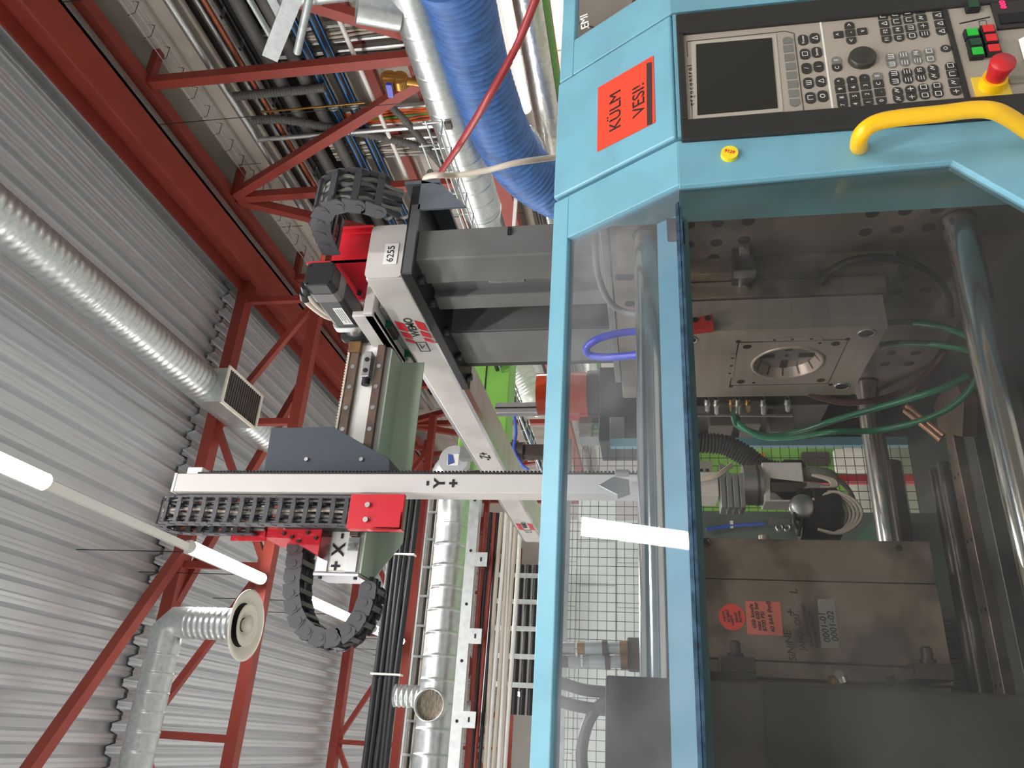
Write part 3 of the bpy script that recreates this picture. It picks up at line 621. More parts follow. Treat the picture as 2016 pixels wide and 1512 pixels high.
obj('weld_bead', MB().tube([V((CX + 0.004, 1.488, 1.86 + 0.012 * k)) + V((0, 0.002 * (k % 2), 0)) for k in range(8)], 0.007, 6), steel_col, col)
obj('cable_clip', MB().box(at(990, 449, 'y', 1.383) - V((0, 0.004, 0.012)), at(1006, 462, 'y', 1.383) + V((0, 0.004, 0))), black_steel, col)
hp = obj('head_plate', MB().box((CX - 0.05, 1.36, 2.094), (CX + 0.2, 1.975, 2.118)), black_steel, rob, 0.002)
obj('head_plate_edge', MB().box((CX - 0.055, 1.352, at(818, 470, 'y', 1.352).z), (1.115, 1.36, at(801, 470, 'y', 1.352).z)), mat('plate_edge_grey', (92, 94, 94), 0.4, 0.2), hp)
for y in (1.42, 1.52, 1.66, 1.8, 1.93): obj('bolt', MB().cyl((CX - 0.03, y, 2.1), (CX - 0.03, y, 2.08), 0.012, 6), black_steel, hp)
obj('chain_bracket', MB().prism([(1.10, 1.352, 2.094), (1.185, 1.352, 2.094), (1.165, 1.352, 2.04), (1.10, 1.352, 1.98)], (0, 0.006, 0)).prism([(1.175, 1.352, 2.135), (1.185, 1.352, 2.135), (1.185, 1.352, 2.05), (1.175, 1.352, 2.05)], (0, 0.3, 0)), mat('bracket_slate', (96, 104, 112), 0.45), rob)
bpz = obj('base_plate', MB().box((0.952, 1.22, 1.655), (1.2, 1.985, 1.672)), steel_col, rob, 0.002)

# carriage on the beam, drive motor and red housings
ca = obj('carriage_plate', MB().box((0.952, 1.56, 2.254), (1.14, 1.86, 2.28)), white_alu, rob, 0.003)
obj('carriage_cheek', MB().box((0.952, 1.57, 2.254), (0.968, 1.84, 2.312)), white_alu, ca, 0.002)
for y in (1.66, 1.83):
    b = obj('bearing_block', MB().box((0.97, y, 2.238), (1.01, y + 0.06, 2.256)), dark_iron, ca)
    obj('seal', MB().box((0.968, y - 0.006, 2.24), (1.012, y, 2.255)).box((0.968, y + 0.06, 2.24), (1.012, y + 0.066, 2.255)), bearing_green, b)
hs = obj('red_housing', MB().box((1.07, 1.5, 2.256), (1.165, 1.505, 2.36)).box((1.07, 1.5, 2.256), (1.075, 1.69, 2.36)).prism([(1.07, 1.5, 2.36), (1.07, 1.5, 2.425), (1.07, 1.53, 2.425), (1.07, 1.66, 2.36)], (0.005, 0, 0)), red_robot, rob)
obj('folded_rim', MB().box((1.16, 1.485, 2.256), (1.168, 1.505, 2.36)), red_robot, hs)
obj('chain_foot', MB().prism([(1.075, 1.53, 2.40), (1.16, 1.53, 2.40), (1.16, 1.6, 2.43), (1.075, 1.6, 2.43)], (0, 0, 0.004)), red_robot, hs)
for z in (2.29, 2.335): obj('bolt', MB().cyl((1.07, 1.64, z), (1.062, 1.64, z), 0.007, 8), black_steel, hs)
obj('white_spacer', MB().box((1.03, 1.51, 2.24), (1.068, 1.6, 2.262)), white_paint, ca)
mp_ = obj('drive_motor', MB().prism([(x, 1.45, z) for x, z in rrect(0.97, 1.037, 2.322, 2.395, 0.012, 2)], (0, 0.2, 0)), mat('motor_black', (38, 38, 42), 0.4), rob, 0.002)
obj('motor_band', MB().prism([(x, 1.49, z) for x, z in rrect(0.9685, 1.0385, 2.3205, 2.3965, 0.012, 2)], (0, 0.035, 0)), mat('motor_band_grey', (116, 114, 114), 0.45), mp_)
pl_ = obj('rating_plate', MB().box((0.9683, 1.555, 2.335), (0.9697, 1.635, 2.36)), paper, mp_)
for k in range(4): obj('print_line', MB().box((0.968, 1.56, 2.339 + k * 0.005), (0.9684, 1.628 - 0.012 * (k % 2), 2.3405 + k * 0.005)), grey_ink, pl_)
for x, z in ((0.978, 2.33), (1.029, 2.33), (0.978, 2.387), (1.029, 2.387)): obj('screw', MB().cyl((x, 1.45, z), (x, 1.4475, z), 0.004, 8), rubber, mp_)
obj('motor_flange', MB().prism([(x, 1.65, z) for x, z in rrect(0.966, 1.042, 2.318, 2.398, 0.012, 2)], (0, 0.022, 0)), alu, mp_)
obj('gearbox', MB().cyl((1.003, 1.672, 2.355), (1.003, 1.705, 2.355), 0.034, 24), alu, mp_)
obj('gearbox_flange', MB().prism([(x, 1.705, z) for x, z in rrect(0.962, 1.046, 2.315, 2.398, 0.01, 2)], (0, 0.02, 0)), rubber, mp_)
for i, zz in enumerate((2.408, 2.425)):
    cn = obj('plug', MB().cyl((0.985, 1.47 + 0.03 * i, zz - 0.01), (0.985, 1.5 + 0.03 * i, zz), 0.013, 10), rubber, mp_)
    obj('plug_cable', MB().tube(spline([V((0.985, 1.5 + 0.03 * i, zz)), V((0.985, 1.56, zz - 0.002)), V((0.987, 1.62, zz - 0.02)), V((0.995, 1.66, zz - 0.05))], 5), 0.009, 8), cable_beige, cn)

# demoulding beam
DX0, DX1, DY0, DY1, DZ0, DZ1 = 0.342, 0.978, 1.735, 1.822, 2.262, 2.371
db = obj('stroke_beam', MB().box((DX0 + 0.004, DY0, DZ0), (DX1, DY1, DZ1)), white_alu, rob, 0.002)
obj('front_panel', MB().box((DX0 + 0.01, DY0 - 0.002, DZ0 + 0.03), (DX1 - 0.02, DY0, DZ1 - 0.03)), white_paint, db)
ec = obj('end_plate', MB().box((DX0 - 0.004, DY0 - 0.004, DZ0 - 0.003), (DX0 + 0.004, DY1 + 0.003, DZ1 + 0.003)), alu, db, 0.002)
for y, z in ((DY0 + 0.01, DZ0 + 0.01), (DY0 + 0.01, DZ1 - 0.01), (DY1 - 0.01, DZ0 + 0.01)): obj('screw', MB().cyl((DX0 - 0.004, y, z), (DX0 - 0.009, y, z), 0.005, 8), black_steel, ec)
for z in (DZ0 + 0.02, DZ1 - 0.016):
    rl = obj('linear_rail', MB().box((DX0 + 0.09, DY0 - 0.014, z - 0.011), (DX1 - 0.012, DY0, z + 0.011)), rust_rail, db, 0.001)
    for k in range(9): obj('rail_bolt', MB().cyl((DX1 - 0.09 - k * 0.06, DY0 - 0.014, z), (DX1 - 0.09 - k * 0.06, DY0 - 0.0155, z), 0.006, 10), alu, rl)
    obj('rail_tail', MB().box((DX0 + 0.006, DY0 - 0.006, z - 0.014), (DX0 + 0.088, DY0, z + 0.014)), alu, db)
bt = obj('tooth_belt', MB().box((DX0 + 0.1, DY0 - 0.016, DZ1 - 0.002), (DX1 - 0.01, DY0 + 0.016, DZ1 + 0.002)), cable_beige, db)
obj('belt_teeth', (lambda m: [m.box((DX0 + 0.1 + 0.0085 * k, DY0 - 0.016, DZ1 + 0.002), (DX0 + 0.1045 + 0.0085 * k, DY0 + 0.016, DZ1 + 0.0045)) for k in range(62)] and m)(MB()), cable_beige, bt)
sb = obj('stop_block', MB().box((0.85, DY0 - 0.03, DZ0 + 0.038), (0.925, DY0 - 0.002, DZ0 + 0.06)), alu, db, 0.002)
for x in (0.868, 0.9): obj('socket_screw', MB().cyl((x, DY0 - 0.03, DZ0 + 0.049), (x, DY0 - 0.032, DZ0 + 0.049), 0.0065, 10), hole_mat, sb)
obj('buffer', MB().cyl((0.85, DY0 - 0.016, DZ0 + 0.049), (0.832, DY0 - 0.016, DZ0 + 0.049), 0.011, 12), rubber, sb)
obj('rail_end_block', MB().box((0.93, DY0 - 0.02, DZ1 - 0.03), (0.965, DY0, DZ1 + 0.002)), mat('grease_brown', (128, 98, 60), 0.4, 0.4, var=0.3, scale=40), db)
ug = obj('under_tray', MB().box((DX0 + 0.004, DY0, DZ0 - 0.006), (DX1 - 0.03, DY1 + 0.004, DZ0 - 0.001)), green_box, rob)
obj('tray_side', MB().prism([(DX0 + 0.004, DY1, DZ0 - 0.004), (DX1 - 0.03, DY1, DZ0 - 0.004), (DX1 - 0.03, DY1, DZ0 - 0.07), (DX0 + 0.10, DY1, DZ0 - 0.07)], (0, 0.004, 0)), green_box, ug)
text('+ X -', 0.042, (at(655, 1087, 'y', DY0).x, DY0 - 0.0035, (DZ0 + DZ1) / 2 + 0.002), XD, ZD, ink, db, 'axis_lettering', bold=0.001)

# vertical arm
AX0, AX1, AY0, AY1, AZ0, AZ1 = 0.496, 0.54, 1.58, 1.632, 1.46, 2.69
arm = obj('arm_profile', MB().box((AX0, AY0, AZ0), (AX1, AY1, AZ1)), white_alu, rob, 0.002)
obj('arm_cap', MB().box((AX0 - 0.001, AY0 - 0.001, AZ1), (AX1 + 0.001, AY1 + 0.001, AZ1 + 0.006)), white_paint, arm)
obj('belt_anchor', MB().box((AX1, AY0 + 0.004, AZ1 - 0.06), (AX1 + 0.018, AY1 - 0.004, AZ1 - 0.02)), white_paint, arm, 0.003)
ab = obj('tooth_belt', MB().box((AX1 + 0.001, AY0 + 0.004, AZ0), (AX1 + 0.005, AY1 - 0.004, AZ1 - 0.05)), rubber, arm)
obj('belt_teeth', (lambda m: [m.box((AX1 + 0.005, AY0 + 0.004, AZ0 + 0.0085 * k), (AX1 + 0.009, AY1 - 0.004, AZ0 + 0.0045 + 0.0085 * k)) for k in range(136)] and m)(MB()), rubber, ab)
for s_, z in (('-', at(840, 950, 'y', AY0).z), ('Y', at(866, 950, 'y', AY0).z), ('+', at(894, 950, 'y', AY0).z)):
    text(s_, 0.034, ((AX0 + AX1) / 2, AY0 - 0.0008, z), XD, ZD, ink, arm, 'axis_lettering', bold=0.0012)
# arm carriage, slate cover and red brackets
obj('arm_carriage', MB().box((0.44, 1.66, 2.19), (0.56, 1.72, 2.45)), black_steel, rob, 0.003)
YC = 1.645
cvp = [at(534, 842, 'y', YC), at(656, 840, 'y', YC), at(767, 904, 'y', YC), at(767, 927, 'y', YC), at(519, 928, 'y', YC)]
cv = obj('motor_cover', MB().prism(cvp, (0, 0.085, 0)), cover_mat, rob, 0.0015)
for p in (at(604, 905, 'y', YC), at(712, 905, 'y', YC)): obj('screw', MB().cyl(p, p - V((0, 0.005, 0)), 0.005, 8), alu, cv)
rbx = [at(692, 973, 'y', 1.57), at(797, 973, 'y', 1.57), at(789, 1042, 'y', 1.57), at(681, 1040, 'y', 1.57)]
ra = obj('red_clamp', MB().prism(rbx, (0, 0.004, 0)).prism([rbx[3], rbx[2], rbx[2] + V((0, 0.025, 0)), rbx[3] + V((0, 0.025, 0))], (0.004, 0, 0)).prism([rbx[1], rbx[2], rbx[2] + V((0, 0.012, 0)), rbx[1] + V((0, 0.012, 0))], (0, 0, 0.004)), red_robot, rob)
for p in (at(725, 995, 'y', 1.57), at(721, 1024, 'y', 1.57)): obj('cap_screw', MB().cyl(p, p - V((0, 0.007, 0)), 0.006, 10), alu, ra)
YB = 1.70
rk = [at(524, 1042, 'y', YB), at(634, 1042, 'y', YB), at(625, 1095, 'y', YB), at(568, 1060, 'y', YB), at(522, 1058, 'y', YB)]
rr = obj('red_bracket', MB().prism(rk, (0, 0.005, 0)).prism([rk[4], rk[3], rk[3] + V((0, 0.1, 0)), rk[4] + V((0, 0.1, 0))], (0, 0, 0.004)).prism([rk[3], rk[2], rk[2] + V((0, 0.1, 0)), rk[3] + V((0, 0.1, 0))], (0.003, 0, 0.003)), red_robot, rob)
obj('red_lip', MB().box((0.41, 1.7, at(525, 1050, 'y', YB).z), (0.455, 1.704, at(455, 1055, 'y', YB).z)), red_robot, rr)
for p in (at(559, 1051, 'y', YB), at(606, 1049, 'y', YB), at(622, 1060, 'y', YB), at(589, 1066, 'y', YB), at(575, 1058, 'y', YB)): obj('bolt', MB().cyl(p, p - V((0, 0.005, 0)), 0.0045, 8), dark_iron, rr)

# cable chains
def chain(name, path, wdir, w, h, pitch, ncab, outer_up, cab_mats):
    """path: centre line; wdir: width direction; outer_up: point on the inner side of the bend"""
    wd = V(wdir).normalized(); q = resample(spline(path, 10), pitch)
    mb = MB()
    sp_ = spline(path, 10)
    ch = None
    for k in range(ncab):
        off = wd * (w * (-0.36 + 0.72 * k / max(1, ncab - 1)))
        o = MB().tube([p + off + wd * 0.004 * math.sin(i * 0.3 + k * 2) for i, p in enumerate(sp_)], h * (0.145 + 0.05 * ((k * 7) % 3) / 2), 7)
        if ch is None: ch = obj(name, o, cab_mats[k % len(cab_mats)], rob)
        else: obj('cable', o, cab_mats[k % len(cab_mats)], ch)
    # local frame: x = tangent, y = width, z = outwards
    t = 0.0035; L = pitch * 1.16; n = 8
    lmes = []
    for s in (-1, 1):
        lm = MB()
        y = s * (w / 2)
        prof = [(-L / 2 + 0.3 * h * (1 - math.cos(a)) , 0.5 * h * math.sin(a)) for a in [-PI / 2 + PI * i / 4 for i in range(5)]]
        prof = [(L / 2 - 0.35 * h + 0.35 * h * math.cos(a), 0.5 * h * math.sin(a)) for a in [-PI / 2 + PI * i / 6 for i in range(7)]] + [(-L / 2, 0.5 * h), (-L / 2, -0.5 * h)]
        lm.prism([(x, y - t / 2, z) for x, z in prof], (0, t, 0))
        lm.cyl((L / 2 - 0.38 * h, y + s * t / 2, 0), (L / 2 - 0.38 * h, y + s * (t / 2 + 0.0015), 0), 0.2 * h, 12)
        lm.box((-L / 2, y + s * t / 2, -0.25 * h), (-L / 2 + 0.003, y + s * (t / 2 + 0.001), 0.25 * h))
        lme = lm.mesh('link'); lme.materials.append(chain_face); lmes.append(lme)
    bm_ = MB().box((-pitch * 0.17, -w / 2, h * 0.38), (pitch * 0.17, w / 2, h * 0.52)).box((-pitch * 0.17, -w / 2, -h * 0.52), (pitch * 0.17, w / 2, -h * 0.4)).box((-pitch * 0.12, -w / 2 + 0.002, h * 0.5), (pitch * 0.12, -w / 2 + 0.012, h * 0.56)).box((-pitch * 0.12, w / 2 - 0.012, h * 0.5), (pitch * 0.12, w / 2 - 0.002, h * 0.56))
    bme = bm_.mesh('crossbar'); bme.materials.append(chain_mat)
    for a, b in zip(q, q[1:]):
        x = (b - a).normalized(); y = (wd - x * wd.dot(x)).normalized(); z = x.cross(y); c = (a + b) / 2
        if z.dot(c - V(outer_up)) < 0: z, y = -z, -y
        M4 = Matrix(((x.x, y.x, z.x, c.x), (x.y, y.y, z.y, c.y), (x.z, y.z, z.z, c.z), (0, 0, 0, 1)))
        for nm, me in (('link', lmes[0]), ('link', lmes[1]), ('crossbar', bme)):
            o = bpy.data.objects.new(nm, me); C.objects.link(o); o.parent = ch; o.matrix_local = M4
    return ch
# beside the vertical arm: two straight runs and a tight bend at the top
cxm = 0.455; yA, yB_ = 1.60, 1.695; zt_ = 2.735
path = [(cxm, yA, 2.24), (cxm, yA, 2.4), (cxm, yA, 2.55), (cxm, yA, zt_ - 0.05)] + [(cxm, (yA + yB_) / 2 - 0.0475 * math.cos(a), zt_ - 0.045 + 0.0475 * math.sin(a)) for a in [PI * i / 6 for i in range(1, 6)]] + [(cxm, yB_, zt_ - 0.05), (cxm, yB_, 2.62), (cxm, yB_, 2.5)]
chain('arm_cable_chain', path, (1, 0, 0), 0.062, 0.024, 0.032, 7, (cxm, (yA + yB_) / 2, 2.5), [cable_grey, cable_black, cable_grey, cable_beige, cable_grey, cable_black])
# hanging loop under the demoulding beam
YL = 1.80
pts = [(594, 1070), (592, 1110), (586, 1160), (592, 1210), (615, 1247), (655, 1262), (695, 1248), (722, 1210), (733, 1175), (738, 1140)]
chain('loop_cable_chain', [at(u, v, 'y', YL) for u, v in pts], (0, 1, 0), 0.075, 0.042, 0.036, 4, at(660, 1150, 'y', YL), [cable_black, cable_grey, cable_black])
# arched loop over the beam end
XL = 1.115
base = [(1.555, 2.43), (1.505, 2.435), (1.455, 2.43), (1.405, 2.405), (1.365, 2.365), (1.348, 2.315), (1.352, 2.26), (1.372, 2.205), (1.41, 2.15)]
base = [(652, 500), (634, 462), (631, 432), (643, 413), (665, 405), (692, 405), (722, 410), (752, 420), (785, 432)]
chain('beam_cable_chain', [at(u, v, 'x', 1.065) + V((0.045, 0, 0)) for u, v in base], (1, 0, 0), 0.088, 0.046, 0.046, 8, at(705, 470, 'x', 1.065) + V((0.045, 0, 0)), [cable_black, cable_grey, cable_black, cable_grey, cable_black, pipe_grey])

# wrist and gripper hanging from the arm between the mould halves
hd = obj('wrist_block', MB().box((AX0 - 0.004, AY0 - 0.004, 1.44), (AX1 + 0.004, AY1 + 0.02, 1.53)), white_alu, rob, 0.002)
obj('valve_strip', MB().box((AX1 + 0.004, AY0, 1.45), (AX1 + 0.03, AY1, 1.52)), mat('valve_grey', (150, 148, 142), 0.45), hd)
for i in range(5): obj('slot', MB().box((AX1 + 0.006 , AY0 - 0.001, 1.458 + i * 0.012), (AX1 + 0.012, AY0, 1.464 + i * 0.012)), hole_mat, hd)
obj('cable_hole', MB().cyl((0.52, AY0 - 0.004, 1.5), (0.52, AY0 - 0.005, 1.5), 0.011, 14), hole_mat, hd)
for k in range(3): obj('signal_cable', MB().tube(spline([V((0.52, AY0 - 0.002, 1.5 - 0.003 * k)), V((0.522 + 0.002 * k, AY0 - 0.012, 1.475)), V((0.53 + 0.004 * k, AY0 - 0.016, 1.44)), V((0.556 + 0.004 * k, AY0 - 0.006, 1.41))], 6), 0.0025, 6), cable_beige, hd)
for i, z in enumerate((1.437, 1.424, 1.411, 1.398)): obj('sensor_plate', MB().box((AX0 - 0.03, AY0 - 0.01, z - 0.01), (AX1 + (0.02 if i < 1 else 0), AY1 - 0.01, z)), alu, hd, 0.001)
obj('rotary_disc', MB().cyl((0.525, 1.606, 1.388), (0.525, 1.606, 1.35), 0.042, 28), alu, hd)
obj('rotary_ring', MB().cyl((0.525, 1.606, 1.362), (0.525, 1.606, 1.357), 0.0435, 28), dark_iron, hd)
obj('flange_block', MB().box((0.48, 1.575, 1.27), (0.565, 1.635, 1.35)), white_alu, hd, 0.002)
gp = obj('gripper_plate', MB().prism([at(u, v, 'y', 1.575) for u, v in [(1515, 940), (1600, 950), (1632, 955), (1632, 972), (1590, 968), (1570, 985), (1515, 985)]], (0, 0.012, 0)), alu, rob, 0.001)
obj('dark_window', MB().prism([at(u, v, 'y', 1.573) for u, v in [(1518, 950), (1588, 950), (1588, 956), (1570, 968), (1518, 968)]], (0, 0.002, 0)), dark_iron, gp)
gh = obj('gripper_head', MB().cyl(at(1570, 1012, 'y', 1.59), at(1648, 1012, 'y', 1.59), 0.052, 28).cyl(at(1598, 1000, 'y', 1.57), at(1640, 1000, 'y', 1.57), 0.04, 24), rubber, rob)
obj('chrome_cap', MB().lathe(at(1580, 998, 'y', 1.55), (0, -1, 0.1), [(0, 0.026), (0.008, 0.024), (0.012, 0.018), (0.012, 0)], 20), alu, gh)
obj('black_plate', MB().box(at(1578, 1040, 'y', 1.56), at(1648, 1010, 'y', 1.62)), rubber, gh, 0.002)
obj('mount_plate', MB().box(at(1564, 1032, 'y', 1.55), at(1606, 1016, 'y', 1.556)), alu, gh, 0.001)
for u in (1572, 1598): p = at(u, 1020, 'y', 1.549); obj('bore', MB().cyl(p, p - V((0, 0.001, 0)), 0.006, 10), hole_mat, gh)
for i in range(5):
    a = [(1580 + 6 * i, 985), (1610 + 8 * i, 968), (1650 + 8 * i, 985), (1665 + 8 * i, 1010), (1660 + 6 * i, 1035), (1640 + 3 * i, 1050), (1610, 1042)]
    obj('air_tube', MB().tube(spline([at(u, v, 'y', 1.56 - 0.006 * i) for u, v in a], 7), 0.0032, 6), cable_beige, gh)
for a in ([(1572, 1000), (1565, 1010), (1564, 1030), (1575, 1045)], [(1600, 1000), (1585, 1010), (1576, 1035), (1572, 1055)]): obj('black_lead', MB().tube(spline([at(u, v, 'y', 1.545) for u, v in a], 7), 0.004, 6), cable_black, gh)
for i in range(4): obj('wire_loop', MB().tube(spline([at(1598 + 3 * i, 935, 'y', 1.57), at(1630 + 4 * i, 945, 'y', 1.565), at(1636 + 3 * i, 958, 'y', 1.565), at(1615, 962 - i, 'y', 1.57)], 6), 0.003, 6), cable_beige, gp)
fl_ = obj('cable_whip', MB().tube(spline([at(u, v, 'y', 1.6) for u, v in [(1560, 940), (1590, 934), (1625, 936), (1645, 944)]], 6), [0.012 + 0.004 * math.sin(PI * k / 18) for k in range(19)], 10), cable_grey, gp)
obj('whip_lead', MB().tube(spline([at(u, v, 'y', 1.6) for u, v in [(1632, 938), (1660, 952), (1680, 985), (1672, 1020), (1650, 1050), (1642, 1056)]], 7), 0.005, 6), cable_grey, gp)
one('corrugated_conduit', ribbed(spline([at(u, v, 'y', 1.78) for u, v in [(1345, 868), (1385, 872), (1425, 876), (1460, 892), (1500, 920), (1540, 930), (1572, 932)]], 10), 0.024, 0.008, 0.0025, 14), rubber, 'thick black corrugated conduit leading to the gripper', 'conduit')
one('conduit_gland', MB().cyl(at(1548, 931, 'y', 1.78), at(1575, 932, 'y', 1.76), 0.032, 18), rubber, 'black gland at the gripper end of the corrugated conduit', 'fitting')

# ------------------------------------------------------------------ moulding machine: guard, platens, bars, bed
ZF, SL = 1.525, 0.63
def S(x, z): return V((x, 1.0 + SL * (z - ZF), z))
NIN = V((0, 1, -SL)).normalized()           # into the machine from the sloped part of the guard
SUP = V((0, SL, 1)).normalized()            # up along the slope
def sl(u, v, off=0.0):
    d = RT * (756 - v) + UP * (1008 - u) + fwd * FPX; n = V((0, 1, -SL)); p0 = V((0, 1, ZF)) + NIN * off
    return EYE + d * (n.dot(p0 - EYE) / n.dot(d))
TH = NIN * 0.022
ZT_ = 1.747
door = thing('guard_door', 'blue-green sliding guard with a bent clear window and a yellow handle', 'machine guard')
XL0, XS, XE = -0.75, 0.832, 0.923
fr_ = obj('top_rail', MB().prism([S(XL0, 1.718), S(XE, 1.718), S(XE, ZT_), S(XL0, ZT_)], TH).prism([S(XL0, ZT_), S(XE, ZT_), S(XE, ZT_) + V((0, 0.1, 0)), S(XL0, ZT_) + V((0, 0.1, 0))], (0, 0, -0.004)), teal, door, 0.003)
obj('upper_stile', MB().prism([S(XS, ZF), S(XE, ZF), S(XE, 1.718), S(XS - 0.004, 1.718)], TH), teal, door, 0.0015)
c1_, c2_ = at(1876, 316, 'y', 1.0), at(2016, 395, 'y', 1.0)
c3_ = c1_ + (c2_ - c1_) * 2.2
xs_ = at(1335, 365, 'y', 1.0).x
obj('lower_stile', MB().prism([(XE, 1.0, 0.62), (XE, 1.0, ZF), (xs_, 1.0, ZF), (c1_.x, 1.0, c1_.z), (c3_.x, 1.0, c3_.z), (c3_.x, 1.0, 0.62)], (0, 0.022, 0)), teal, door, 0.0015)
obj('bottom_rail', MB().box((XL0, 1.0, 0.62), (c3_.x, 1.022, 0.78)), teal, door)
obj('far_stile', MB().box((XL0, 1.0, 0.62), (XL0 + 0.1, 1.022, ZF)).prism([S(XL0, ZF), S(XL0 + 0.1, ZF), S(XL0 + 0.1, 1.718), S(XL0, 1.718)], TH), teal, door)
obj('inner_rail', MB().prism([S(XL0, 1.539) + NIN * 0.03, S(0.80, 1.539) + NIN * 0.03, S(0.80, 1.577) + NIN * 0.03, S(XL0, 1.577) + NIN * 0.03], NIN * 0.025), teal, door, 0.001)
obj('upper_pane', MB().prism([S(XL0 + 0.05, 1.529) + NIN * 0.008, S(XS + 0.01, 1.529) + NIN * 0.008, S(XS + 0.01, 1.727) + NIN * 0.008, S(XL0 + 0.05, 1.727) + NIN * 0.008], NIN * 0.004), upper_glass, door)
obj('lower_pane', MB().prism([(XL0 + 0.05, 1.01, 0.7), (c3_.x + 0.01, 1.01, 0.7), (c3_.x + 0.01, 1.01, c3_.z), (c1_.x + 0.01, 1.01, c1_.z), (xs_ + 0.01, 1.01, ZF - 0.003), (XL0 + 0.05, 1.01, ZF - 0.003)], (0, 0.004, 0)), lower_glass, door)
obj('pane_edge', MB().box((XL0 + 0.05, 1.004, ZF - 0.003), (XS - 0.03, 1.016, ZF + 0.001)).prism([S(XL0 + 0.05, ZF + 0.004) + NIN * 0.004, S(XS - 0.03, ZF + 0.004) + NIN * 0.004, S(XS - 0.03, ZF + 0.010) + NIN * 0.006, S(XL0 + 0.05, ZF + 0.010) + NIN * 0.006], NIN * 0.006), edge_glass, door)
a, b = sl(1312, 430, 0.03), sl(1342, 474, 0.03)
obj('latch_block', MB().prism([sl(1312, 430, 0.026), sl(1338, 428, 0.026), sl(1340, 473, 0.026), sl(1314, 474, 0.026)], NIN * 0.014), rubber, door)
hpz = [at(1692, 291, 'y', 1.0), at(1690, 284, 'y', 0.975), at(1697, 262, 'y', 0.945), at(1722, 243, 'y', 0.935), at(1765, 233, 'y', 0.932), at(1850, 224, 'y', 0.932), at(1915, 216, 'y', 0.932), at(1955, 218, 'y', 0.935), at(1990, 234, 'y', 0.95), at(2040, 268, 'y', 0.98), at(2070, 285, 'y', 1.0)]
obj('handle', MB().tube(spline(hpz, 10), 0.0125, 20), yellow, door)

gp_ = thing('guard_panel', 'blue-green sloped panel with the orange-red paper sign', 'machine panel')
X0, X1_ = 0.930, 1.221
obj('panel_sheet', MB().prism([S(X0, ZF + 0.001) - NIN * 0.004, S(X1_, ZF + 0.001) - NIN * 0.004, S(X1_, ZT_) - NIN * 0.004, S(X0, ZT_) - NIN * 0.004], NIN * 0.02), teal, gp_, 0.004)
obj('return_edge', MB().box((X0, 0.998, 1.518), (X1_, 1.02, 1.524)), teal, gp_)
one('panel_gap', MB().prism([S(XE, ZF) + NIN * 0.016, S(X0 + 0.002, ZF) + NIN * 0.016, S(X0 + 0.002, ZT_) + NIN * 0.016, S(XE, ZT_) + NIN * 0.016], NIN * 0.01).prism([S(X1_ - 0.002, ZF) + NIN * 0.016, S(1.229, ZF) + NIN * 0.016, S(1.229, ZT_) + NIN * 0.016, S(X1_ - 0.002, ZT_) + NIN * 0.016], NIN * 0.01), rubber, 'black strips set in the two dark gaps beside the sign panel', 'seal')  # black strips added behind the seams to make the gaps dark
sg = thing('paper_sign', 'orange-red laminated sign with two black words on the sloped panel', 'sign')
OF = -0.0046
def slp(x, z, o=OF): return S(x, z) + NIN * o
obj('sheet', MB().prism([slp(0.983, 1.557), slp(1.143, 1.557), slp(1.145, 1.661), slp(0.986, 1.661)], -NIN * 0.0005), red_sign, sg)
p1 = sl(1212, 217, -0.0054); p2 = sl(1258, 196, -0.0054)
text('KÜLM', 0.036, p1, XD, SUP, ink, sg); text('VESI!', 0.036, p2, XD, SUP, ink, sg)
obj('black_strip', MB().prism([sl(1284, 244, -0.0054), sl(1283, 122, -0.0054), sl(1273, 125, -0.0054), sl(1274, 247, -0.0054)], -NIN * 0.0004), mat('sign_strip', (62, 44, 44), 0.5), sg)
# right-hand guard with its own window
rg = thing('guard_panel', 'blue-green guard right of the console with a corner of a clear window', 'machine panel')
X2 = 1.229
wc, wd = sl(1130, 79), sl(1290, -25)
obj('top_rail', MB().prism([S(X2, wc.z), S(1.9, wc.z), S(1.9, ZT_), S(X2, ZT_)], TH), teal, rg, 0.002)
obj('stile', MB().prism([S(X2, ZF), S(wd.x + 0.02, ZF), S(wd.x, wd.z), S(wc.x, wc.z), S(X2, wc.z)], TH), teal, rg, 0.002)
obj('sill', MB().prism([S(wd.x, ZF), S(1.9, ZF), S(1.9, wd.z), S(wd.x, wd.z)], TH), teal, rg)
obj('pane', MB().prism([S(X2 + 0.03, 1.55) + NIN * 0.008, S(1.9, 1.55) + NIN * 0.008, S(1.9, 1.735) + NIN * 0.008, S(X2 + 0.03, 1.735) + NIN * 0.008], NIN * 0.004), upper_glass, rg)
obj('front_sheet', MB().box((X2, 1.0, 0.6), (1.9, 1.02, ZF)), teal, rg)
ib_ = thing('injection_unit', 'grey plates of the injection unit behind the right-hand window', 'machine unit')
obj('plate', MB().box((1.35, 1.35, 1.3), (1.9, 1.6, 1.72)), mat('unit_grey', (176, 174, 170), 0.4, 0.4), ib_)
obj('panel', MB().box((1.52, 1.3, 1.5), (1.7, 1.35, 1.66)), mat('unit_dark', (110, 110, 112), 0.5), ib_)
text('LEMI', 0.028, sl(1152, 48, 0.0075), V((1, 0, 0.1)), SUP, paper, rg, 'marker_scrawl', shear=0.3)
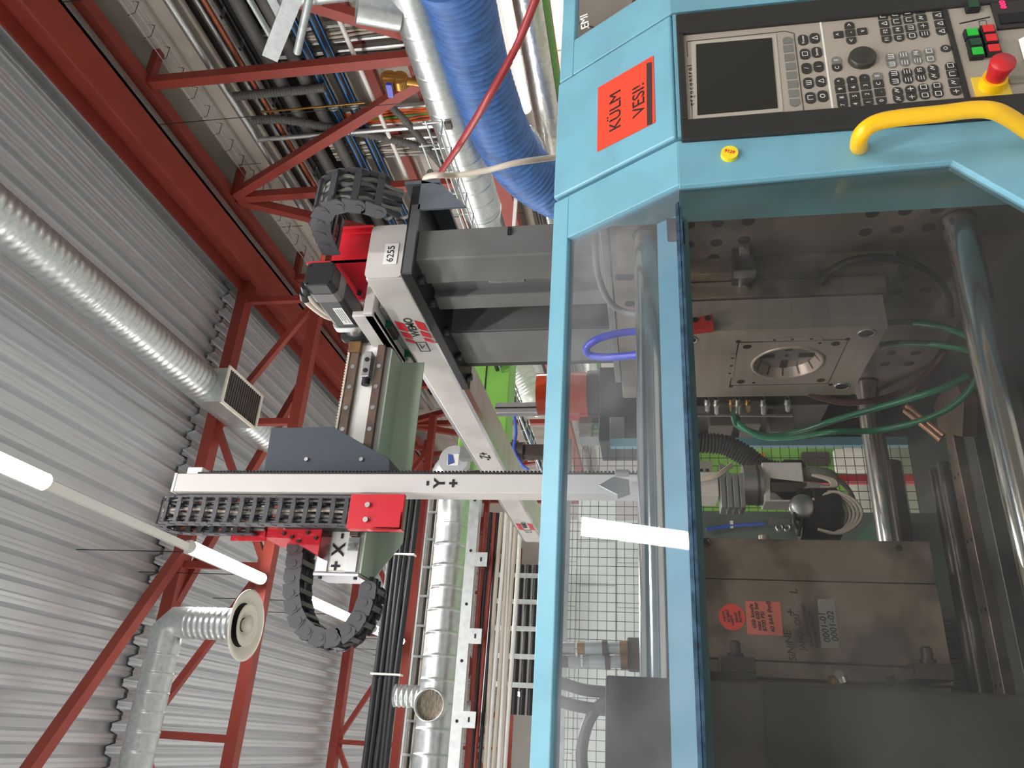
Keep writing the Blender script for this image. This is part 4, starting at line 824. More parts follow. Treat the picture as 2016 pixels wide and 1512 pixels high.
# machine body
mc = thing('moulding_machine', 'steel platens, chromed tie bars and dark bed inside the guard', 'machine')
XPL = 0.955
fp = obj('fixed_platen', MB().box((XPL, 1.24, 0.86), (1.2, 2.1, 1.655)), platen_mat, mc, 0.004)
for (u, v) in [(1356, 443), (1413, 440), (1473, 436), (1355, 482), (1410, 478), (1465, 472), (1405, 507), (1718, 420), (1782, 416), (1846, 412), (1704, 457), (1766, 452), (1828, 448), (1350, 540), (1398, 538), (1780, 548), (1765, 575), (1822, 572), (1755, 695), (1803, 695), (1743, 716), (1790, 716), (1222, 546), (1237, 546), (1240, 598)]:
    p = at(u, v, 'x', XPL)
    h = obj('bolt_hole', MB().cyl((XPL - 0.0006, p.y, p.z), (XPL + 0.002, p.y, p.z), 0.0125, 16), hole_mat, fp)
obj('corner_web', MB().prism([(XPL - 0.002, 1.9, 0.86), (XPL - 0.002, 2.1, 0.86), (XPL - 0.002, 2.1, 0.98)], (-0.01, 0, 0)), dark_iron, fp)
mvp = obj('moving_platen', MB().box((-0.5, 1.24, 0.84), (0.105, 2.1, 1.652)), mplaten_mat, mc, 0.004)
obj('inner_sheet', MB().box((-0.5, 1.232, 0.84), (0.098, 1.2385, 1.425)), mat('platen_green_black', (50, 54, 54), 0.3, var=0.05), mvp)
ZLO, ZHI, YF, YBK, RB = 0.994, 1.573, 1.30, 2.02, 0.029
for y, z, nm in ((YF, ZHI, ''), (YF, ZLO, ''), (YBK, ZHI, ''), (YBK, ZLO, '')):
    tbx = obj('tie_bar', MB().cyl((-0.6, y, z), (XPL + 0.05, y, z), RB, 40), chrome, mc)
    obj('tie_bar_collar', MB().cyl((XPL - 0.004, y, z), (XPL, y, z), RB + 0.004, 40), dark_iron, tbx)
gb = obj('guide_bush', MB().cyl((0.365, YBK - 0.02, ZLO), (0.47, YBK - 0.02, ZLO), RB + 0.008, 28), rust_rail, mc)
for x in (0.395, 0.43, 0.465): obj('groove', MB().cyl((x, YBK - 0.02, ZLO), (x + 0.004, YBK - 0.02, ZLO), RB + 0.0084, 28), hole_mat, gb)
obj('dark_bar', MB().cyl((-0.4, 2.1, 0.945), (0.75, 2.1, 0.945), 0.032, 24), dark_iron, mc)
# post between guard and platen
obj('inner_post', MB().prism([(0.935, 1.03, 0.6), (0.935, 1.03, 1.53), (0.935, 1.115, 1.67), (0.935, 1.236, 1.67), (0.935, 1.236, 0.6)], (0.06, 0, 0)), teal_dark, mc)
# bed and slide rails, all along the machine
zb0 = 0.80
def bedline(nm, u, v, z, w, h, m, x0=-0.6, x1=0.95):
    p = at(u, v, 'z', z); return obj(nm, MB().box((x0, p.y - w / 2, z - h), (x1, p.y + w / 2, z)), m, mc, 0.002)
def bedrod(nm, u, v, z, r, m, x0=-0.6, x1=0.9):
    p = at(u, v, 'z', z); return obj(nm, MB().cyl((x0, p.y, z), (x1, p.y, z), r, 16), m, mc)
bedrod('slide_rod', 1866, 1050, 0.84, 0.016, dark_iron, -0.6, 0.72); bedrod('slide_rod', 1882, 1050, 0.84, 0.016, dark_iron, -0.6, 0.72)
rl_ = bedline('slide_rail', 1916, 1100, 0.84, 0.05, 0.03, rust_rail, -0.6, 0.8)
for x in (0.66, 0.5, 0.34, 0.18):
    for dy in (-0.012, 0.012): obj('rail_screw', MB().cyl((x, at(1916, 1100, 'z', 0.84).y + dy, 0.84), (x, at(1916, 1100, 'z', 0.84).y + dy, 0.8405), 0.005, 10), hole_mat, rl_)
bedline('bed_beam', 1962, 1130, 0.82, 0.06, 0.1, mat('bed_grey', (78, 82, 82), 0.4, 0.4, var=0.2), -0.6, 0.85)
obj('bed_plate', MB().box((-0.6, 1.06, 0.6), (1.25, 2.6, 0.72)), mat('bed_dark', (34, 38, 38), 0.5, 0.2), mc)
obj('bed_wall', MB().box((-0.6, 1.03, 0.6), (1.25, 1.06, 0.82)), mat('bed_teal_dark', (52, 78, 84), 0.45), mc)
pb_ = [at(1862, 752, 'z', 0.86), at(1880, 745, 'z', 0.86), at(1898, 790, 'z', 0.86), at(1895, 860, 'z', 0.86), at(1850, 850, 'z', 0.86), at(1838, 800, 'z', 0.86)]
obj('brown_bracket', MB().prism(pb_, (0, 0, -0.03)), mat('bracket_brown', (110, 88, 74), 0.5, 0.4, var=0.25), mc)
for dv in (0, 14): obj('copper_rod', MB().cyl(at(1785 - dv * 0.3, 798 + dv * 0.7, 'y', 1.75), at(1858 - dv * 0.4, 858 + dv * 0.6, 'y', 1.72), 0.006, 10), mat('rod_copper', (196, 150, 118), 0.35, 0.6), mc)
slc = thing('slotted_cover', 'grey slotted cover behind the moving mould half', 'grille')
grg = mat('grille_grey', (92, 92, 88), 0.5); obj('back_sheet', MB().box((-0.12, 2.27, 0.78), (0.4, 2.29, 1.02)), grg, slc)
for k in range(40): obj('slat', MB().box((-0.1 + 0.012 * k, 2.25, 0.80), (-0.094 + 0.012 * k, 2.27, 1.0)), grg, slc)

# fixed mould half with the cavity
fm = thing('mould_half', 'bright steel mould half with a round cavity, bolted to the holed platen', 'mould')
XM, MY0, MY1, MZ0, MZ1 = 0.795, 1.42, 1.748, 1.11, 1.52
Q = lambda u, v: at(u, v, 'x', XM)
iy0, iy1 = Q(1453, 674).y, Q(1450, 758).y
iz1, iz0 = (Q(1450, 676).z + Q(1441, 757).z) / 2, (Q(1667, 667).z + Q(1634, 754).z) / 2
cyc, czc = Q(1550, 714).y, Q(1550, 714).z
R_ = (Q(1482, 718).z - Q(1617, 712).z) / 2 * 0.98
D = 0.022
g_ = 0.0014
pl0 = obj('mould_plate', MB().box((XM + D, MY0, MZ0), (0.868, MY1, MZ1)), mould_mat, fm, 0.001)
for bx in (((MY0, MY1), (MZ0, iz0 - g_)), ((MY0, MY1), (iz1 + g_, MZ1)), ((MY0, iy0 - g_), (iz0 - g_, iz1 + g_)), ((iy1 + g_, MY1), (iz0 - g_, iz1 + g_))):
    obj('face_plate', MB().box((XM, bx[0][0], bx[1][0]), (XM + D, bx[0][1], bx[1][1])), mould_mat, fm)
obj('support_plate', MB().box((0.872, MY0 - 0.004, MZ0 - 0.01), (0.912, MY1, MZ1)), mould_old, fm, 0.002)
obj('clamp_plate', MB().box((0.915, MY0 - 0.03, MZ0 - 0.03), (XPL, MY1 + 0.03, MZ1 + 0.01)), mould_old, fm, 0.002)
# insert plate with a round opening
N_ = 48; ring = [(cyc + R_ * math.cos(2 * PI * i / N_), czc + R_ * math.sin(2 * PI * i / N_)) for i in range(N_)]
def sq(i):
    a = 2 * PI * i / N_; c, s = math.cos(a), math.sin(a)
    t = min((iy1 - cyc) / c if c > 1e-6 else (iy0 - cyc) / c if c < -1e-6 else 1e9, (iz1 - czc) / s if s > 1e-6 else (iz0 - czc) / s if s < -1e-6 else 1e9)
    return (cyc + t * c, czc + t * s)
mb = MB(); sqp = [sq(i) for i in range(N_)]
mb.add([(XM - 0.0005, y, z) for y, z in ring] + [(XM - 0.0005, y, z) for y, z in sqp], [[i, N_ + i, N_ + (i + 1) % N_, (i + 1) % N_] for i in range(N_)])
cn_ = [(iy0, iz0), (iy1, iz0), (iy1, iz1), (iy0, iz1)]
for y, z in cn_:
    near = sorted(range(N_), key=lambda i: (sqp[i][0] - y) ** 2 + (sqp[i][1] - z) ** 2)[:2]
    mb.add([(XM - 0.0005, *sqp[near[0]]), (XM - 0.0005, y, z), (XM - 0.0005, *sqp[near[1]])], [[0, 1, 2]])
ins = obj('insert_plate', mb, mould_mat, fm)
obj('cavity_wall', MB().add([(XM - 0.0005, y, z) for y, z in ring] + [(XM + D - 0.003, cyc + (y - cyc) * 0.84, czc + (z - czc) * 0.84) for y, z in ring], [[i, (i + 1) % N_, N_ + (i + 1) % N_, N_ + i] for i in range(N_)], True), mould_mat, ins)
obj('cavity_rim', MB().lathe((XM - 0.0005, cyc, czc), (-1, 0, 0), [(0, R_ + 0.007), (0.003, R_ + 0.006), (0.003, R_ + 0.001), (0, R_)], N_), mould_mat, ins)
obj('cavity_floor', MB().cyl((XM + D - 0.004, cyc, czc), (XM + D - 0.001, cyc, czc), R_ * 0.86, N_), cavity_mat, ins)
for a in (0, PI / 2, PI, 1.5 * PI):
    d = V((0, math.cos(a), math.sin(a))); c = V((XM + D - 0.005, cyc, czc))
    obj('cavity_spoke', MB().bar(c + d * R_ * 0.36, c + d * R_ * 0.82, 0.015, 0.002, (1, 0, 0)), hole_mat, ins)
for i in range(0, N_, 4):
    y, z = ring[i]; obj('cavity_rib', MB().bar((XM + 0.002, cyc + (y - cyc) * 0.995, czc + (z - czc) * 0.995), (XM + D - 0.004, cyc + (y - cyc) * 0.845, czc + (z - czc) * 0.845), 0.0024, 0.004, (0, -(z - czc), y - cyc)), dark_iron, ins)
obj('gate_pin', MB().cyl((XM + D - 0.006, cyc, czc), (XM + D - 0.004, cyc, czc), 0.004, 10), hole_mat, ins)
for a_, b_ in (((iy0, iz0), (iy1, iz0)), ((iy0, iz1), (iy1, iz1)), ((iy0, iz0), (iy0, iz1)), ((iy1, iz0), (iy1, iz1))):
    obj('seam', MB().bar((XM - 0.0006, *a_), (XM - 0.0006, *b_), 0.0016, 0.0006, (1, 0, 0)), hole_mat, ins)
def bore(u, v, r, par, rim=0.0):
    p = Q(u, v)
    if rim: obj('bore_bush', MB().lathe((XM - 0.0008, p.y, p.z), (-1, 0, 0), [(-0.001, r + rim), (0.0008, r + rim), (0.0008, r), (-0.001, r)], 24), chrome, par)
    obj('bore', MB().cyl((XM - 0.0012, p.y, p.z), (XM + 0.002, p.y, p.z), r, 24), hole_mat, par)
for u, v in ((1357, 669), (1706, 656), (1658, 760)): bore(u, v, 0.014, fm, 0.004)
bore(1360, 767, 0.004, fm, 0.002)
for u, v in ((1471, 682), (1645, 676), (1616, 748), (1458, 751)): bore(u, v, 0.0088, ins)
for u, v in ((1614, 675), (1484, 753)): bore(u, v, 0.0035, ins)
for c4, scr in (([(1504, 671), (1506, 666), (1614, 661), (1620, 666), (1619, 669)], [(1525, 668), (1560, 667), (1597, 666)]), ([(1449, 696), (1436, 697), (1430, 740), (1440, 743), (1444, 742)], [(1442, 704), (1440, 719), (1437, 734)])):
    tbm = obj('clamp_strip', MB().prism([Q(u, v) + V((-0.0006, 0, 0)) for u, v in c4], (-0.0008, 0, 0)), mould_mat, fm)
    for u, v in scr: p = Q(u, v); obj('screw_hole', MB().cyl((XM - 0.0016, p.y, p.z), (XM - 0.001, p.y, p.z), 0.0036, 10), hole_mat, tbm)
for u, v in ((1453, 672), (1669, 667), (1635, 757), (1439, 760)): p = Q(u, v); obj('relief', MB().cyl((XM - 0.0014, p.y, p.z), (XM + 0.001, p.y, p.z), 0.0048, 12), hole_mat, fm)
# clamps holding the fixed half
cl = thing('mould_clamp', 'steel step clamp with two bolts on the holed platen', 'clamp')
a = at(1460, 545, 'x', 0.92)
obj('block', MB().box((0.90, a.y - 0.055, a.z - 0.022), (XPL, a.y + 0.045, a.z + 0.022)), dark_iron, cl, 0.002)
obj('bright_step', MB().box((0.897, a.y - 0.055, a.z - 0.022), (0.90, a.y - 0.03, a.z + 0.022)), alu, cl)
for dy in (-0.065, -0.005, 0.03): obj('bolt', MB().cyl((XPL - 0.01, a.y + dy, a.z), (0.885 if dy > -0.05 else 0.925, a.y + dy, a.z), 0.011, 12), chrome if dy < 0 else dark_iron, cl)
cl2 = thing('mould_clamp', 'dark step clamp with angled edge, below the arched hose', 'clamp')
kp = [at(u, v, 'x', 0.93) for u, v in [(1640, 586), (1695, 532), (1735, 538), (1712, 560), (1700, 590)]]
obj('block', MB().prism(kp, (0.025, 0, 0)), dark_iron, cl2, 0.001)
p = at(1672, 566, 'x', 0.93); obj('bolt', MB().cyl((0.93, p.y, p.z), (0.915, p.y, p.z), 0.013, 12), dark_iron, cl2)
rbk = thing('red_block', 'small red block with two bolts on top of the bright mould half', 'block')
bb = [at(u, v, 'y', 1.40) for u, v in [(1350, 652), (1350, 629), (1402, 618), (1406, 645)]]
obj('body', MB().prism(bb, (0, 0.019, 0)), mat('red_block_paint', (188, 44, 40), 0.45), rbk, 0.001)
for u, v in ((1368, 630), (1393, 627)): p = at(u, v, 'y', 1.40); obj('socket_bolt', MB().cyl(p, p - V((0, 0.002, 0)), 0.006, 12), hole_mat, rbk)
# moving mould half
mm = thing('mould_half', 'stained steel mould half with notes, bolted to the dark moving platen', 'mould')
VY0 = 1.415
for nm, x0, x1, zd, dy in (('front_plate', 0.290, 0.362, 0, 0), ('cavity_plate', 0.155, 0.2885, 0, 0), ('rear_plate', 0.128, 0.1535, 0.0, 0.003), ('clamp_plate', 0.106, 0.127, 0.0, 0.02)):
    obj(nm, MB().box((x0, VY0 + dy, 1.105 - zd), (x1, 1.75, 1.535)), mould_old, mm, 0.0012)
p = at(1390, 1069, 'y', VY0); obj('socket_screw', MB().lathe((p.x, VY0, p.z), (0, -1, 0), [(0, 0.008), (0.008, 0.008), (0.008, 0.005), (0.003, 0.005), (0.003, 0)], 16), dark_iron, mm)
p = at(1770, 1079, 'y', VY0); obj('threaded_hole', MB().cyl((p.x, VY0 - 0.0006, p.z), (p.x, VY0 + 0.002, p.z), 0.006, 14), hole_mat, mm)
for u, y in ((1503, 1.47), (1700, 1.5)): p = at(u, 1052, 'y', y); obj('leader_pin', MB().cyl((0.362, p.y, p.z), (0.382, p.y, p.z), 0.0095, 18), mould_mat, mm)
for y in (1.465, 1.49): p = at(1368 + (y - 1.465) * 300, 1030, 'y', y); obj('guide_pillar', MB().cyl((0.362, p.y, p.z), (0.44, p.y, p.z), 0.0075, 16), dark_iron, mm)
def mark(s, size, u, v, lean=0.0, m=ink, sh=0.2, par=None, y=VY0 - 0.0008): return text(s, size, at(u, v, 'y', y), V((1, 0, lean)), V((-lean, 0, 1)), m, par or mm, 'marker_writing', 'CENTER', sh, 0.00012)
mk = mat('marker_ink', (58, 50, 42), 0.6)
mark('SiNiNE', 0.017, 1556, 1272, 0.12, mk); mark('+', 0.022, 1558, 1207, 0, mk); mark('L', 0.018, 1563, 1165, 0.1, mk)
mark('JAHU - OÜ', 0.0125, 1575, 1245, 0.12, mk); mark('VAHETE KEERME-', 0.0095, 1590, 1230, 0.13, mk); mark('VORMI GRUPP', 0.0095, 1603, 1240, 0.13, mk)
st1 = thing('round_sticker', 'round red sticker with black handwriting on the stained mould half', 'sticker')
p = at(1441, 1215, 'y', VY0); obj('disc', MB().cyl((p.x, VY0 - 0.0002, p.z), (p.x, VY0 - 0.001, p.z), 0.0222, 36), note_red, st1)
for i, (s, u, v) in enumerate((('vorm', 1425, 1214), ('ei talu!', 1433, 1213), ('suurt', 1441, 1222), ('plasti', 1449, 1216), ('survet.', 1456, 1213))): mark(s, 0.0078, u, v, 0.12, ink, 0.15, st1, VY0 - 0.0014)
st2 = thing('paper_note', 'salmon paper note with four handwritten lines, right of the round sticker', 'note')
nq = [at(u, v, 'y', VY0 - 0.0003) for u, v in [(1467, 1183), (1536, 1185), (1542, 1252), (1472, 1249)]]
obj('sheet', MB().prism(nq, (0, -0.0006, 0)), note_pink, st2)
for s, u, v in (('tõib kuude', 1482, 1213), ('max 600 bar', 1492, 1214), ('8700 PSi', 1504, 1224), ('60 BAR (hyd)', 1517, 1214)): mark(s, 0.0094, u, v, 0.09, ink, 0.2, st2, VY0 - 0.0013)
st3 = thing('tape_label', 'strip of clear tape numbered in black marker on the stained mould half', 'label')
tq = [at(u, v, 'y', VY0 - 0.0003) for u, v in [(1609, 1179), (1642, 1180), (1653, 1277), (1617, 1275)]]
obj('strip', MB().prism(tq, (0, -0.0006, 0)), tape_grey, st3)
mark('0001-01', 0.015, 1624, 1235, 0.08, ink, 0.15, st3, VY0 - 0.0013); mark('0001-02', 0.015, 1640, 1233, 0.08, ink, 0.15, st3, VY0 - 0.0013)
# clamps on the moving platen
for nm, (u, v), lb in (('a', (1450, 1308), 'dark T-shaped clamp with a threaded stud, upper on the stained mould half'), ('b', (1832, 1322), 'dark clamp with a threaded stud, lower on the stained mould half')):
    k = thing('mould_clamp', lb, 'clamp'); p = at(u, v, 'y', 1.38) - V((0.012, 0, 0)); up_ = nm == 'a'
    obj('bar', MB().box((p.x - 0.002, 1.36, p.z - 0.028), (p.x + 0.022, 1.42, p.z + 0.028)), dark_iron, k, 0.001)
    if up_: obj('heel', MB().box((p.x - 0.016, 1.36, p.z - 0.028), (p.x - 0.002, 1.43, p.z + 0.052)), dark_iron, k, 0.001)
    else: obj('heel', MB().prism([at(u_, v_, 'y', 1.365) for u_, v_ in [(1758, 1328), (1815, 1308), (1820, 1330), (1770, 1345)]], (0, 0.05, 0)), dark_iron, k, 0.001)
    st_ = MB(); r = 0.0095; prof = [(0, r)]
    for i in range(8): prof += [(0.003 * i + 0.0015, r * 0.86), (0.003 * i + 0.003, r)]
    st_.lathe((p.x + 0.022, 1.385, p.z), (1, 0, 0), prof + [(0.028, r * 0.7), (0.028, 0)], 16); obj('stud', st_, dark_iron, k)
    obj('nut', MB().cyl((p.x + 0.022, 1.385, p.z), (p.x + 0.03, 1.385, p.z), 0.014, 6), black_steel, k)
one('eye_bolt', MB().cyl(at(1652, 1328, 'y', 1.36), at(1656, 1334, 'y', 1.38), 0.007, 12).cyl(at(1655, 1334, 'y', 1.36), at(1660, 1345, 'y', 1.36), 0.009, 12), chrome, 'bright bolt sticking out under the stained mould half', 'bolt')
one('brass_plug', MB().cyl(at(1634, 1345, 'y', 1.37), at(1645, 1345, 'y', 1.37), 0.012, 12), brass, 'brass plug beside the bright bolt', 'plug')

# hoses round the fixed half
hose('green_hose', [at(1443, 815, 'x', 0.84), at(1450, 836, 'x', 0.83), at(1480, 850, 'x', 0.80), at(1520, 858, 'x', 0.78), at(1580, 848, 'x', 0.76), at(1640, 828, 'x', 0.75), at(1720, 805, 'x', 0.75), at(1800, 782, 'x', 0.75), at(1860, 762, 'x', 0.76), at(1905, 740, 'x', 0.78)], 0.0075, green_hose, 'green hose looping from the fittings under the bright mould, upper strand')
hose('green_hose', [at(1447, 812, 'x', 0.86), at(1460, 838, 'x', 0.82), at(1500, 860, 'x', 0.77), at(1560, 862, 'x', 0.74), at(1640, 850, 'x', 0.72), at(1720, 848, 'x', 0.72), at(1800, 832, 'x', 0.72), at(1860, 808, 'x', 0.73), at(1900, 778, 'x', 0.75), at(1925, 742, 'x', 0.78)], 0.0075, green_hose, 'green hose sagging lowest under the bright mould')
hose('green_hose', [at(1735, 680, 'x', 0.9), at(1760, 676, 'x', 0.89), at(1810, 676, 'x', 0.87), at(1860, 680, 'x', 0.85), at(1910, 690, 'x', 0.83), at(1940, 700, 'x', 0.82)], 0.0075, green_hose, 'dark green hose entering the side of the bright mould, lower of two')
hose('green_hose', [at(1745, 636, 'x', 0.93), at(1790, 634, 'x', 0.91), at(1850, 642, 'x', 0.88), at(1905, 662, 'x', 0.85), at(1935, 684, 'x', 0.83)], 0.0075, green_hose, 'dark green hose entering the side of the bright mould, upper of two')
hose('brown_hose', [at(1590, 774, 'x', 0.80), at(1620, 784, 'x', 0.79), at(1660, 792, 'x', 0.78), at(1710, 790, 'x', 0.78), at(1760, 778, 'x', 0.8), at(1810, 750, 'x', 0.84), at(1845, 715, 'x', 0.88), at(1860, 690, 'x', 0.9)], 0.0075, brown_hose, 'brown hose curving below the lower edge of the bright mould')
hose('dark_hose', [at(1607, 585, 'x', 0.9), at(1612, 565, 'x', 0.9), at(1635, 535, 'x', 0.9), at(1680, 513, 'x', 0.9), at(1740, 508, 'x', 0.9), at(1800, 522, 'x', 0.9), at(1845, 550, 'x', 0.9), at(1866, 585, 'x', 0.9), at(1870, 620, 'x', 0.9)], 0.0085, dark_hose, 'dark hose arching over the angled clamp on the platen')
one('hose_fitting', MB().cyl(at(1607, 592, 'x', 0.9), at(1609, 574, 'x', 0.9), 0.0095, 14).cyl(at(1605, 576, 'x', 0.9), at(1612, 566, 'x', 0.9), 0.0115, 14), brass, 'brass fitting at the near end of the arched dark hose', 'fitting')
one('yellow_cloth', MB().box(at(1700, 600, 'x', 0.9) , at(1760, 570, 'x', 0.9) + V((0.01, 0, 0))), mat('brown_block', (96, 68, 46), 0.6, var=0.2), 'brown waxy block on the platen beside the angled clamp', 'block')
hose('blue_hose', [at(1260, 653, 'x', 0.86), at(1235, 654, 'x', 0.86), at(1200, 660, 'x', 0.85), at(1172, 670, 'x', 0.84), at(1155, 684, 'x', 0.83), at(1160, 698, 'x', 0.82), at(1185, 703, 'x', 0.81), at(1220, 702, 'x', 0.8), at(1262, 698, 'x', 0.79)], 0.0088, blue_hose, 'royal blue hose looped over the top of the bright mould', n=12)
hose('grey_hose', [at(1173, 420, 'x', 0.92), at(1171, 470, 'x', 0.92), at(1175, 530, 'x', 0.92), at(1187, 570, 'x', 0.92), at(1205, 600, 'x', 0.91), at(1230, 614, 'x', 0.9), at(1262, 620, 'x', 0.88)], 0.0072, cable_grey, 'grey hose running down inside the sloped window to the upper tie bar')
fit = [(1363, 0), (1392, 1), (1410, 0), (1440, 1), (1452, 0), (1472, 1), (1502, 0), (1550, 1)]
for i, (u, k) in enumerate(fit):
    a, b = at(u, 784, 'x', 0.85), at(u + 1, 815 - 6 * k, 'x', 0.85)
    pr = [(0, 0.006), (0.3, 0.006), (0.3, 0.0085), (0.45, 0.0085), (0.45, 0.005), (0.7, 0.0065), (0.8, 0.005), (0.9, 0.0065), (1.0, 0.004), (1, 0)]
    L = (b - a).length
    one('hose_nipple', MB().lathe(a, b - a, [(d * L, r) for d, r in pr], 12), brass if i in (3, 5) else galv, ['steel', 'brass'][i in (3, 5)] + ' hose nipple under the bright mould, %s from the window fold' % ('nearest', 'second', 'third', 'fourth', 'fifth', 'sixth', 'seventh', 'eighth')[i], 'fitting', 'hose nipples under the bright mould')
vm = thing('valve_block', 'dark valve manifold with grey solenoids behind the hose nipples', 'valve block')
obj('manifold', MB().box(at(1345, 800, 'x', 1.05) , at(1600, 862, 'x', 1.05) + V((0.1, 0, 0))), dark_iron, vm, 0.003)
for u0_, u1_, v0_, v1_ in ((1398, 1440, 838, 858), (1462, 1490, 835, 862), (1515, 1560, 850, 864)): obj('solenoid', MB().box(at(u0_, v0_, 'x', 0.95), at(u1_, v1_, 'x', 0.95) + V((0.08, 0, 0))), mat('solenoid_grey', (104, 98, 92), 0.5), vm, 0.002)
obj('pipe', MB().cyl(at(1345, 817, 'x', 0.95), at(1560, 818, 'x', 0.95), 0.005, 8), alu, vm)
one('dark_cover', MB().box((1.16, 2.15, 0.75), (1.3, 2.6, 1.62)), mat('cover_black', (36, 34, 34), 0.5), 'black sheet cover behind the fixed platen', 'cover')

# equipment standing behind the machine
YR = 2.62
rp = at(1480, 877, 'y', YR)
rgd = thing('rear_guard', 'rear guard of black wire mesh with a blue-green frame', 'machine guard')
obj('post', MB().box((rp.x, YR, 0.6), (rp.x + 0.03, YR + 0.03, 1.72)), teal, rgd)
obj('cover_sheet', MB().box((rp.x + 0.03, YR, 0.6), (rp.x + 0.6, YR + 0.01, 1.66)), mat('rear_sheet', (40, 40, 42), 0.5), rgd)
xl0 = -0.75; mw = MB()
n = int((rp.x - xl0) / 0.03)
for i in range(n): x = xl0 + i * 0.03; mw.box((x - 0.0009, YR + 0.01, 0.62), (x + 0.0009, YR + 0.012, 1.86))
for i in range(42): z = 0.62 + i * 0.03; mw.box((xl0, YR + 0.012, z - 0.0009), (rp.x, YR + 0.0138, z + 0.0009))
o = obj('wire_mesh', mw, black_steel, rgd); o['kind'] = 'stuff'
obj('top_rail', MB().box((xl0, YR, 1.86), (rp.x + 0.03, YR + 0.03, 1.89)), galv, rgd)
one('red_rail', MB().box((at(1670, 948, 'y', 3.0).x, 3.0, 0), (at(1670, 933, 'y', 3.0).x, 3.04, at(1500, 940, 'y', 3.0).z)), red_robot, 'red upright rail behind the rear wire mesh', 'rail')
gm = thing('green_machine', 'lime green moulding machine behind the rear mesh', 'machine')
YG = 4.2
ga, gb_ = at(905, 720, 'y', YG), at(1000, 1040, 'y', YG)
obj('upper_body', MB().box((at(985, 905, 'y', YG).x, YG, at(1000, 800, 'y', YG).z), (ga.x + 0.9, YG + 0.2, at(908, 800, 'y', YG).z)), green_mach, gm, 0.01)
obj('seam', MB().box((at(985, 905, 'y', YG).x - 0.002, YG - 0.003, at(952, 800, 'y', YG).z - 0.004), (ga.x + 0.9, YG, at(952, 800, 'y', YG).z + 0.004)), hole_mat, gm)
obj('lower_body', MB().box((at(1500, 1030, 'y', YG).x, YG + 0.1, 0.5), (at(1500, 885, 'y', YG).x + 1.2, YG + 1.2, at(1345, 900, 'y', YG).z)), green_mach, gm, 0.01)
obj('white_sheet', MB().box((at(1700, 925, 'y', YG - 0.2).x, YG - 0.2, 0.4), (at(1700, 884, 'y', YG - 0.2).x, YG - 0.15, at(1645, 900, 'y', YG - 0.2).z)), white_wall, gm)
obj('dark_panel', MB().box((at(1600, 905, 'y', YG).x, YG + 0.06, at(1640, 905, 'y', YG).z), (at(1600, 882, 'y', YG).x, YG + 0.1, at(1585, 905, 'y', YG).z)), dark_iron, gm)
obj('orange_strip', MB().box((at(1500, 885, 'y', YG).x - 0.16, YG + 0.06, at(1508, 890, 'y', YG).z), (at(1500, 885, 'y', YG).x, YG + 0.1, at(1494, 890, 'y', YG).z)), cable_orange, gm)
wbt = thing('wire_basket_tray', 'wire basket tray of black and blue cables beside the lime green body', 'cable tray')
k0, k1 = at(985, 742, 'x', 2.1), at(1052, 905, 'x', 2.1)
for dx in (0, 0.07, 0.14): obj('wire', MB().cyl((2.1 + dx, k0.y - 0.3, k0.z - 0.02), (2.1 + dx, k1.y + 3, k0.z - 0.02), 0.005, 6), galv, wbt)
for i in range(16): obj('hoop', MB().tube([V((2.1, k0.y - 0.2 + 0.22 * i, k0.z + 0.06)), V((2.1, k0.y - 0.2 + 0.22 * i, k0.z - 0.025)), V((2.24, k0.y - 0.2 + 0.22 * i, k0.z - 0.025)), V((2.24, k0.y - 0.2 + 0.22 * i, k0.z + 0.06))], 0.005, 6), galv, wbt)
for i, m in enumerate((cable_black, cable_blue, cable_black, cable_grey, cable_black)): obj('cable', MB().tube([V((2.12 + 0.025 * i, k0.y - 0.3 + 0.3 * k, k0.z + 0.012 * math.sin(k * 1.7 + i * 2))) for k in range(14)], 0.013, 6), m, wbt)
rb2 = thing('robot_post', 'grey aluminium profile post standing in front of the green machine', 'post')
pa = at(985, 800, 'y', 3.4)
obj('profile', MB().box((pa.x - 0.035, 3.4, 0), (pa.x + 0.02, 3.45, at(975, 800, 'y', 3.4).z)), alu, rb2, 0.002)
obj('groove', MB().box((pa.x - 0.012, 3.398, at(1230, 800, 'y', 3.4).z), (pa.x - 0.004, 3.4, at(975, 800, 'y', 3.4).z)), hole_mat, rb2)
obj('red_foot', MB().box((pa.x - 0.06, 3.38, at(1180, 815, 'y', 3.4).z), (pa.x - 0.035, 3.45, at(1105, 815, 'y', 3.4).z)), red_robot, rb2)
sp2 = thing('robot_post', 'grey guide post with a black swivel gripper hanging before the green machine', 'post')
pa = at(960, 888, 'y', 3.6)
obj('profile', MB().box((pa.x - 0.04, 3.6, at(1010, 890, 'y', 3.6).z), (pa.x + 0.03, 3.65, at(905, 890, 'y', 3.6).z)), mat('post_grey', (138, 140, 134), 0.4, 0.4), sp2)  # one even grey for the hanging guide post
c_ = at(1020, 890, 'y', 3.55); obj('swivel', MB().cyl(c_ - V((0, 0, 0.03)), c_ + V((0, 0, 0.05)), 0.05, 16).box(c_ - V((0.03, 0.03, 0.16)), c_ + V((0.03, 0.03, -0.03))), dark_iron, sp2, 0.002)
obj('air_line', MB().tube(spline([at(1010, 800, 'y', 3.5), at(1016, 850, 'y', 3.5), at(1012, 885, 'y', 3.5), at(1028, 915, 'y', 3.5), at(1040, 925, 'y', 3.5)], 6), 0.008, 8), cable_blue, sp2)
hopper = thing('dosing_unit', 'black dosing unit with an amber sight tube behind the upper tie bar', 'machine unit')
obj('amber_tube', MB().cyl((at(1130, 775, 'y', 2.8).x, 2.8, at(1158, 775, 'y', 2.8).z), (at(1130, 775, 'y', 2.8).x, 2.8, at(1060, 775, 'y', 2.8).z), 0.085, 32), amber, hopper)
